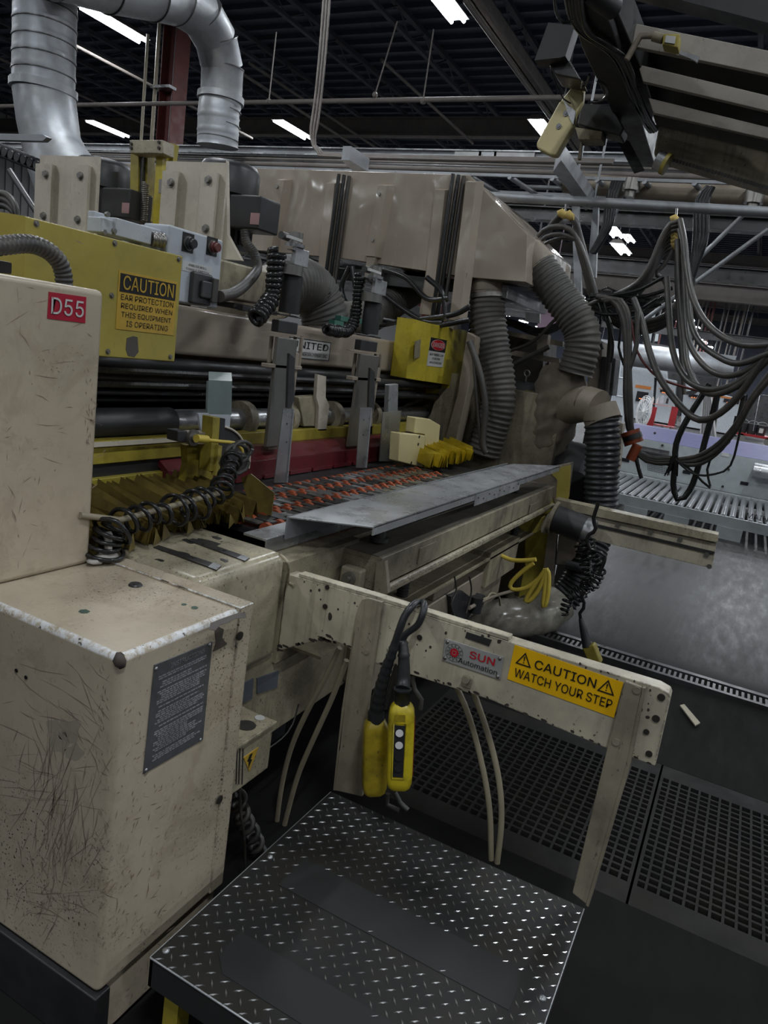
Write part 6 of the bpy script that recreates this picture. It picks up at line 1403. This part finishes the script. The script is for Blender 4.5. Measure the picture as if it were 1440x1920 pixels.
# ================================================================== hanging cables at the right
def cab(pts, r, X, lab, mat=None, grp='cables looping from the galvanized pipe'):
    n = len(pts); P_ = [U(x,y,X=(X if not hasattr(X,'__len__') else X[0]+(X[1]-X[0])*i/(n-1))) for i, (x, y) in enumerate(pts)]
    return solo('hanging_cable', tube(P_, r, 8, .05), mat or M_cable, lab, 'cable', grp)
L1_ = 'one of the grey cables looping below the galvanized pipe'
for k in range(4):
    o_ = k*3.2
    cab([(1060,403),(1045,405+o_),(1022,435+o_),(1002,462+o_)], .016, 5.5+.02*k, L1_)
    cab([(1062,403),(1078,410+o_),(1090-o_,448),(1105-o_,505),(1120-o_,560),(1150-o_*.5,592+o_),(1195,605+o_*2),(1245,592+o_*2),(1275,560+o_*2),(1300,520+o_)], .017, 5.45+.03*k, L1_)
cab([(1000,455),(1018,432),(1045,424),(1072,432),(1092,470),(1108,520),(1118,555)], .018, 5.3, 'thick grey cable arching from the hood corner over to the knot above the bent hose', grp=None)
cab([(1000,466),(1020,445),(1050,438),(1078,448)], .014, 5.3, 'grey cable arching from the hood corner, just under the thick one', grp=None)
cab([(1003,470),(1025,455),(1055,446),(1080,450)], .012, 5.35, 'thinnest and lowest cable arching from the hood corner', grp=None)
for k in range(7):
    o_ = k*5.5
    cab([(1272,415+k*8),(1258,418+k*8),(1240,445+o_),(1222,490+o_*.8),(1195,530+o_*.7),(1160,550+o_*.6),(1125,562+o_*.6),(1098,575+o_*.5)], .016, 5.2+.04*k, L1_)
cab([(1275,412),(1283,450),(1288,500),(1298,555),(1320,600),(1355,632),(1400,648),(1460,645)], .019, (5.2,4.4), 'uppermost of the long cables swinging out to the right edge', grp=None)
cab([(1274,430),(1284,480),(1290,540),(1295,600),(1310,640),(1345,668),(1385,682),(1450,660)], .018, (5.2,4.4), 'second long cable swinging out to the right edge', grp=None)
cab([(1276,440),(1283,500),(1286,580),(1292,640),(1315,680),(1350,703),(1395,698),(1455,655)], .018, (5.2,4.4), 'third long cable swinging out to the right edge', grp=None)
cab([(1250,520),(1255,600),(1262,660),(1278,700),(1300,722),(1332,731),(1370,724),(1410,697),(1460,640)], .019, (5.1,4.4), 'long cable whose loop starts leftmost under the clamp stack', grp=None)
cab([(1270,450),(1276,560),(1284,640),(1288,680),(1305,722),(1328,738),(1362,735),(1405,708),(1460,655)], .019, (5.15,4.4), 'long cable dropping straight from the clamp stack into a wide loop', grp=None)
cab([(1188,560),(1203,600),(1218,660),(1235,705),(1262,745),(1295,780),(1320,788),(1350,775),(1385,742),(1415,700),(1455,640)], .021, (5.1,4.4), 'thickest cable with the lowest wide loop, crossing in front of the red cart', grp=None)
cab([(1262,468),(1240,505),(1225,512),(1246,525),(1254,560),(1257,600)], .015, 5.3, 'short grey cable bending over below the clamp stack', grp=None)
cab([(1270,460),(1268,520),(1272,600),(1278,680),(1283,740)], .013, 5.3, 'thin cable hanging straight below the clamp stack', grp=None)
for k in range(4): cab([(1118+k*5,556+k*3),(1148+k*5,562),(1166+k*4,590),(1172+k*3,625),(1174+k*2,680),(1173+k*3,740),(1178+k*2,800),(1184+k,815)], .018-.002*(k % 2), 5.0, 'one of the cables hanging straight into the orange tied bundle', grp='cables tied with the orange straps')
cab([(1195,585),(1193,650),(1178,700),(1176,760),(1186,812)], .016, 5.0, 'one of the cables hanging straight into the orange tied bundle', grp='cables tied with the orange straps')
cab([(1183,600),(1196,662),(1230,705),(1270,722),(1310,733)], .008, 5.0, 'thin reddish cable drooping right of the tied bundle', M_redc, None)
t = thing('orange_straps', 'orange and white straps tied around the hanging cable bundle', 'strap', U(1190,860,X=4.95))
MB().sweep([U(1181,808,X=4.95),U(1189,832,X=4.95)], .062, 10).build('upper_strap', M_orange, t); MB().sweep([U(1184,815,X=4.93),U(1187,824,X=4.93)], .064, 10).build('black_tape', M_rub, t)
MB().sweep([U(1196,834,X=4.9),U(1182,862,X=4.9)], .035, 6).build('strap_tail', M_orange, t)
for k in range(3): cab([(1190,840),(1205,853+k*4),(1230,860+k*4),(1255,858+k*5),(1266,860+k*3)], .016, 4.9, 'one of the ragged cables joining the tied bundle to the lower knot', grp='cables of the lower knot')
for k in range(2):
    cab([(1460,680+k*10),(1410,745+k*6),(1385,790+k*8),(1350,830+k*10),(1310,855+k*8),(1268,862+k*4)], .016, (4.4,4.9), 'one of the ragged cables joining the tied bundle to the lower knot', grp='cables of the lower knot')
cab([(1395,740),(1380,800),(1350,845),(1318,868),(1290,872),(1270,862)], .013, (4.6,4.9), 'thinner cable curving from the right down into the lower knot', grp=None)
cab([(1330,720),(1295,775),(1275,812),(1266,840),(1266,870),(1262,910),(1270,937),(1284,932),(1300,905),(1312,865),(1325,815),(1338,770),(1345,740)], .019, 4.9, 'thick cable hanging in a deep U in front of the rollers', M_cableb, None)
cab([(1266,860),(1300,890),(1345,888),(1370,872),(1385,820),(1400,740)], .007, 4.8, 'thin cable curling right of the lower knot', M_cableb, None)
cab([(1332,912),(1326,880),(1340,850),(1366,832),(1380,780)], .007, 4.8, 'thin cable hook in front of the white machine', M_cableb, None)
cab([(1275,865),(1300,885),(1325,912),(1332,915)], .007, 4.85, 'thin cable slanting below the knot', M_cableb, None)
cab([(1192,855),(1198,880),(1203,897)], .014, 4.9, 'cut black cable stub below the orange straps', M_cableb, None)
m = MB(); R.seed(6)
for k in range(10):
    a = U(1258+R.uniform(0,12),850+R.uniform(0,12),X=4.88); m.sweep([a, a+V(R.uniform(-.02,.02),R.uniform(-.04,.04),R.uniform(-.13,-.02))], [.018,.004], 6)
solo('cable_knot', m, M_cableb, 'ragged black knot where the cables meet below the loops', 'knot')
for (cx, cy, n_, lab) in ((1060,400,2,'yellow sling clamp on the galvanized pipe, left'),(1268,408,8,'stack of yellow sling clamps hanging under the galvanized pipe, right')):
    t = thing('sling_clamp', lab, 'clamp', U(cx,cy,X=5.3)); R.seed(cx)
    MB().cyl(U(cx,cy,X=5.4), U(cx+1,cy-16,X=5.5), .008, n=8).build('hanger_hook', M_bolt, t)
    for k in range(n_):
        if n_ == 2: a, b_ = U(cx-14+k*14,cy+1+k*3,X=5.33), U(cx+4+k*12,cy+4+k*3,X=5.33)
        else: a, b_ = U(cx-9+R.uniform(-2,2),cy+4+k*7,X=5.3), U(cx+9+R.uniform(-2,2),cy+8+k*7,X=5.3)
        MB().sweep([a, a.lerp(b_,.3)+V(0,0,.012), a.lerp(b_,.7)-V(0,0,.004), b_], [.022,.030,.026,.022], 8).build('sling', M_clamp, t)
for k in range(4):
    cab([(1150+k*5,340),(1138+k*5,380),(1134+k*4,420),(1122+k*3,450),(1108+k*2,475)], .02, 6.3, 'one of the dark cables draped over the ladder tray', M_cableb, 'cables draped over the ladder tray')
    cab([(1328+k*3,350),(1308+k*6,375),(1304+k*7,440),(1300+k*3,490),(1292,540)], .02, 6.0, 'one of the dark cables draped over the ladder tray', M_cableb, 'cables draped over the ladder tray')
for a_, b_, lab in (((1412,385),(1310,485),'thin conduit slanting down left from the junction on the pipe'), ((1180,355),(1135,430),'thin conduit slanting between the lamps'), ((1440,430),(1180,620),'long thin cable slanting behind the loops')):
    solo('slanting_conduit', MB().sweep([U(*a_,X=6.5), U(*b_,X=6.5)], .018, 7), M_galv, lab, 'conduit')
for (px, py, lab) in ((1182,358,'left junction box under the dusty pipe'),(1412,382,'right junction box under the dusty pipe')):
    c = U(px,py,X=6.45); solo('pipe_junction', MB().cyl(c, c+V(0,0,.09), .07, n=14).cyl(c-V(0,0,.05), c, .045, n=12), M_bolt, lab, 'junction')
for k in range(3): cab([(1098,575),(1060,600+k*4),(1010,618+k*5),(950,600+k*4),(900,612+k*6),(880,622+k*5)], .013, 5.4, 'one of the dark cables running left behind the big hose', M_cableb, 'dark cables behind the big hose')

solo('red_tank', MB().cyl(V(7.5,U(800,562,X=7.5).y,0), U(800,575,X=7.5), .05, n=10).sph(U(800,562,X=7.5), .11, 14, (1,1,.7)).cyl(U(800,575,X=7.5), U(800,562,X=7.5), .1), M_red, 'red dome seen through the gap left of the danger box hoses', 'tank')
solo('red_pole', MB().sweep([U(842,520,X=8), V(8,U(842,520,X=8).y,0)], .04, 8), M_red, 'red pole seen under the hood right end', 'pole')
solo('white_pole', MB().sweep([U(815,525,X=8.5), V(8.5,U(815,525,X=8.5).y,0)], .03, 8), M_wm, 'white pole seen under the hood', 'pole')

R.seed(99)
for i in range(12):
    a_ = (R.uniform(1090,1130), R.uniform(548,585)); m_ = (R.uniform(1130,1190), R.uniform(535,610)); e_ = (R.uniform(1190,1262), R.uniform(500,575))
    cab([a_, ((a_[0]+m_[0])/2, (a_[1]+m_[1])/2+R.uniform(-6,10)), m_, ((m_[0]+e_[0])/2, (m_[1]+e_[1])/2+R.uniform(0,14)), e_], R.choice((.006,.009,.013)), 5.15+.03*i, 'one of the thin black cables tangled above the bent dusty hose', M_cableb, 'thin cables tangled above the bent dusty hose')
for i, pts in enumerate(([(1118,560),(1128,590),(1122,625),(1130,655)], [(1130,560),(1140,600),(1150,640),(1146,680)], [(1150,570),(1165,610),(1160,650),(1172,690)])):
    cab(pts, .009, 5.2, ('left','middle','right')[i]+' of three thin cable ends hanging beside the bent dusty hose', M_cableb, None)
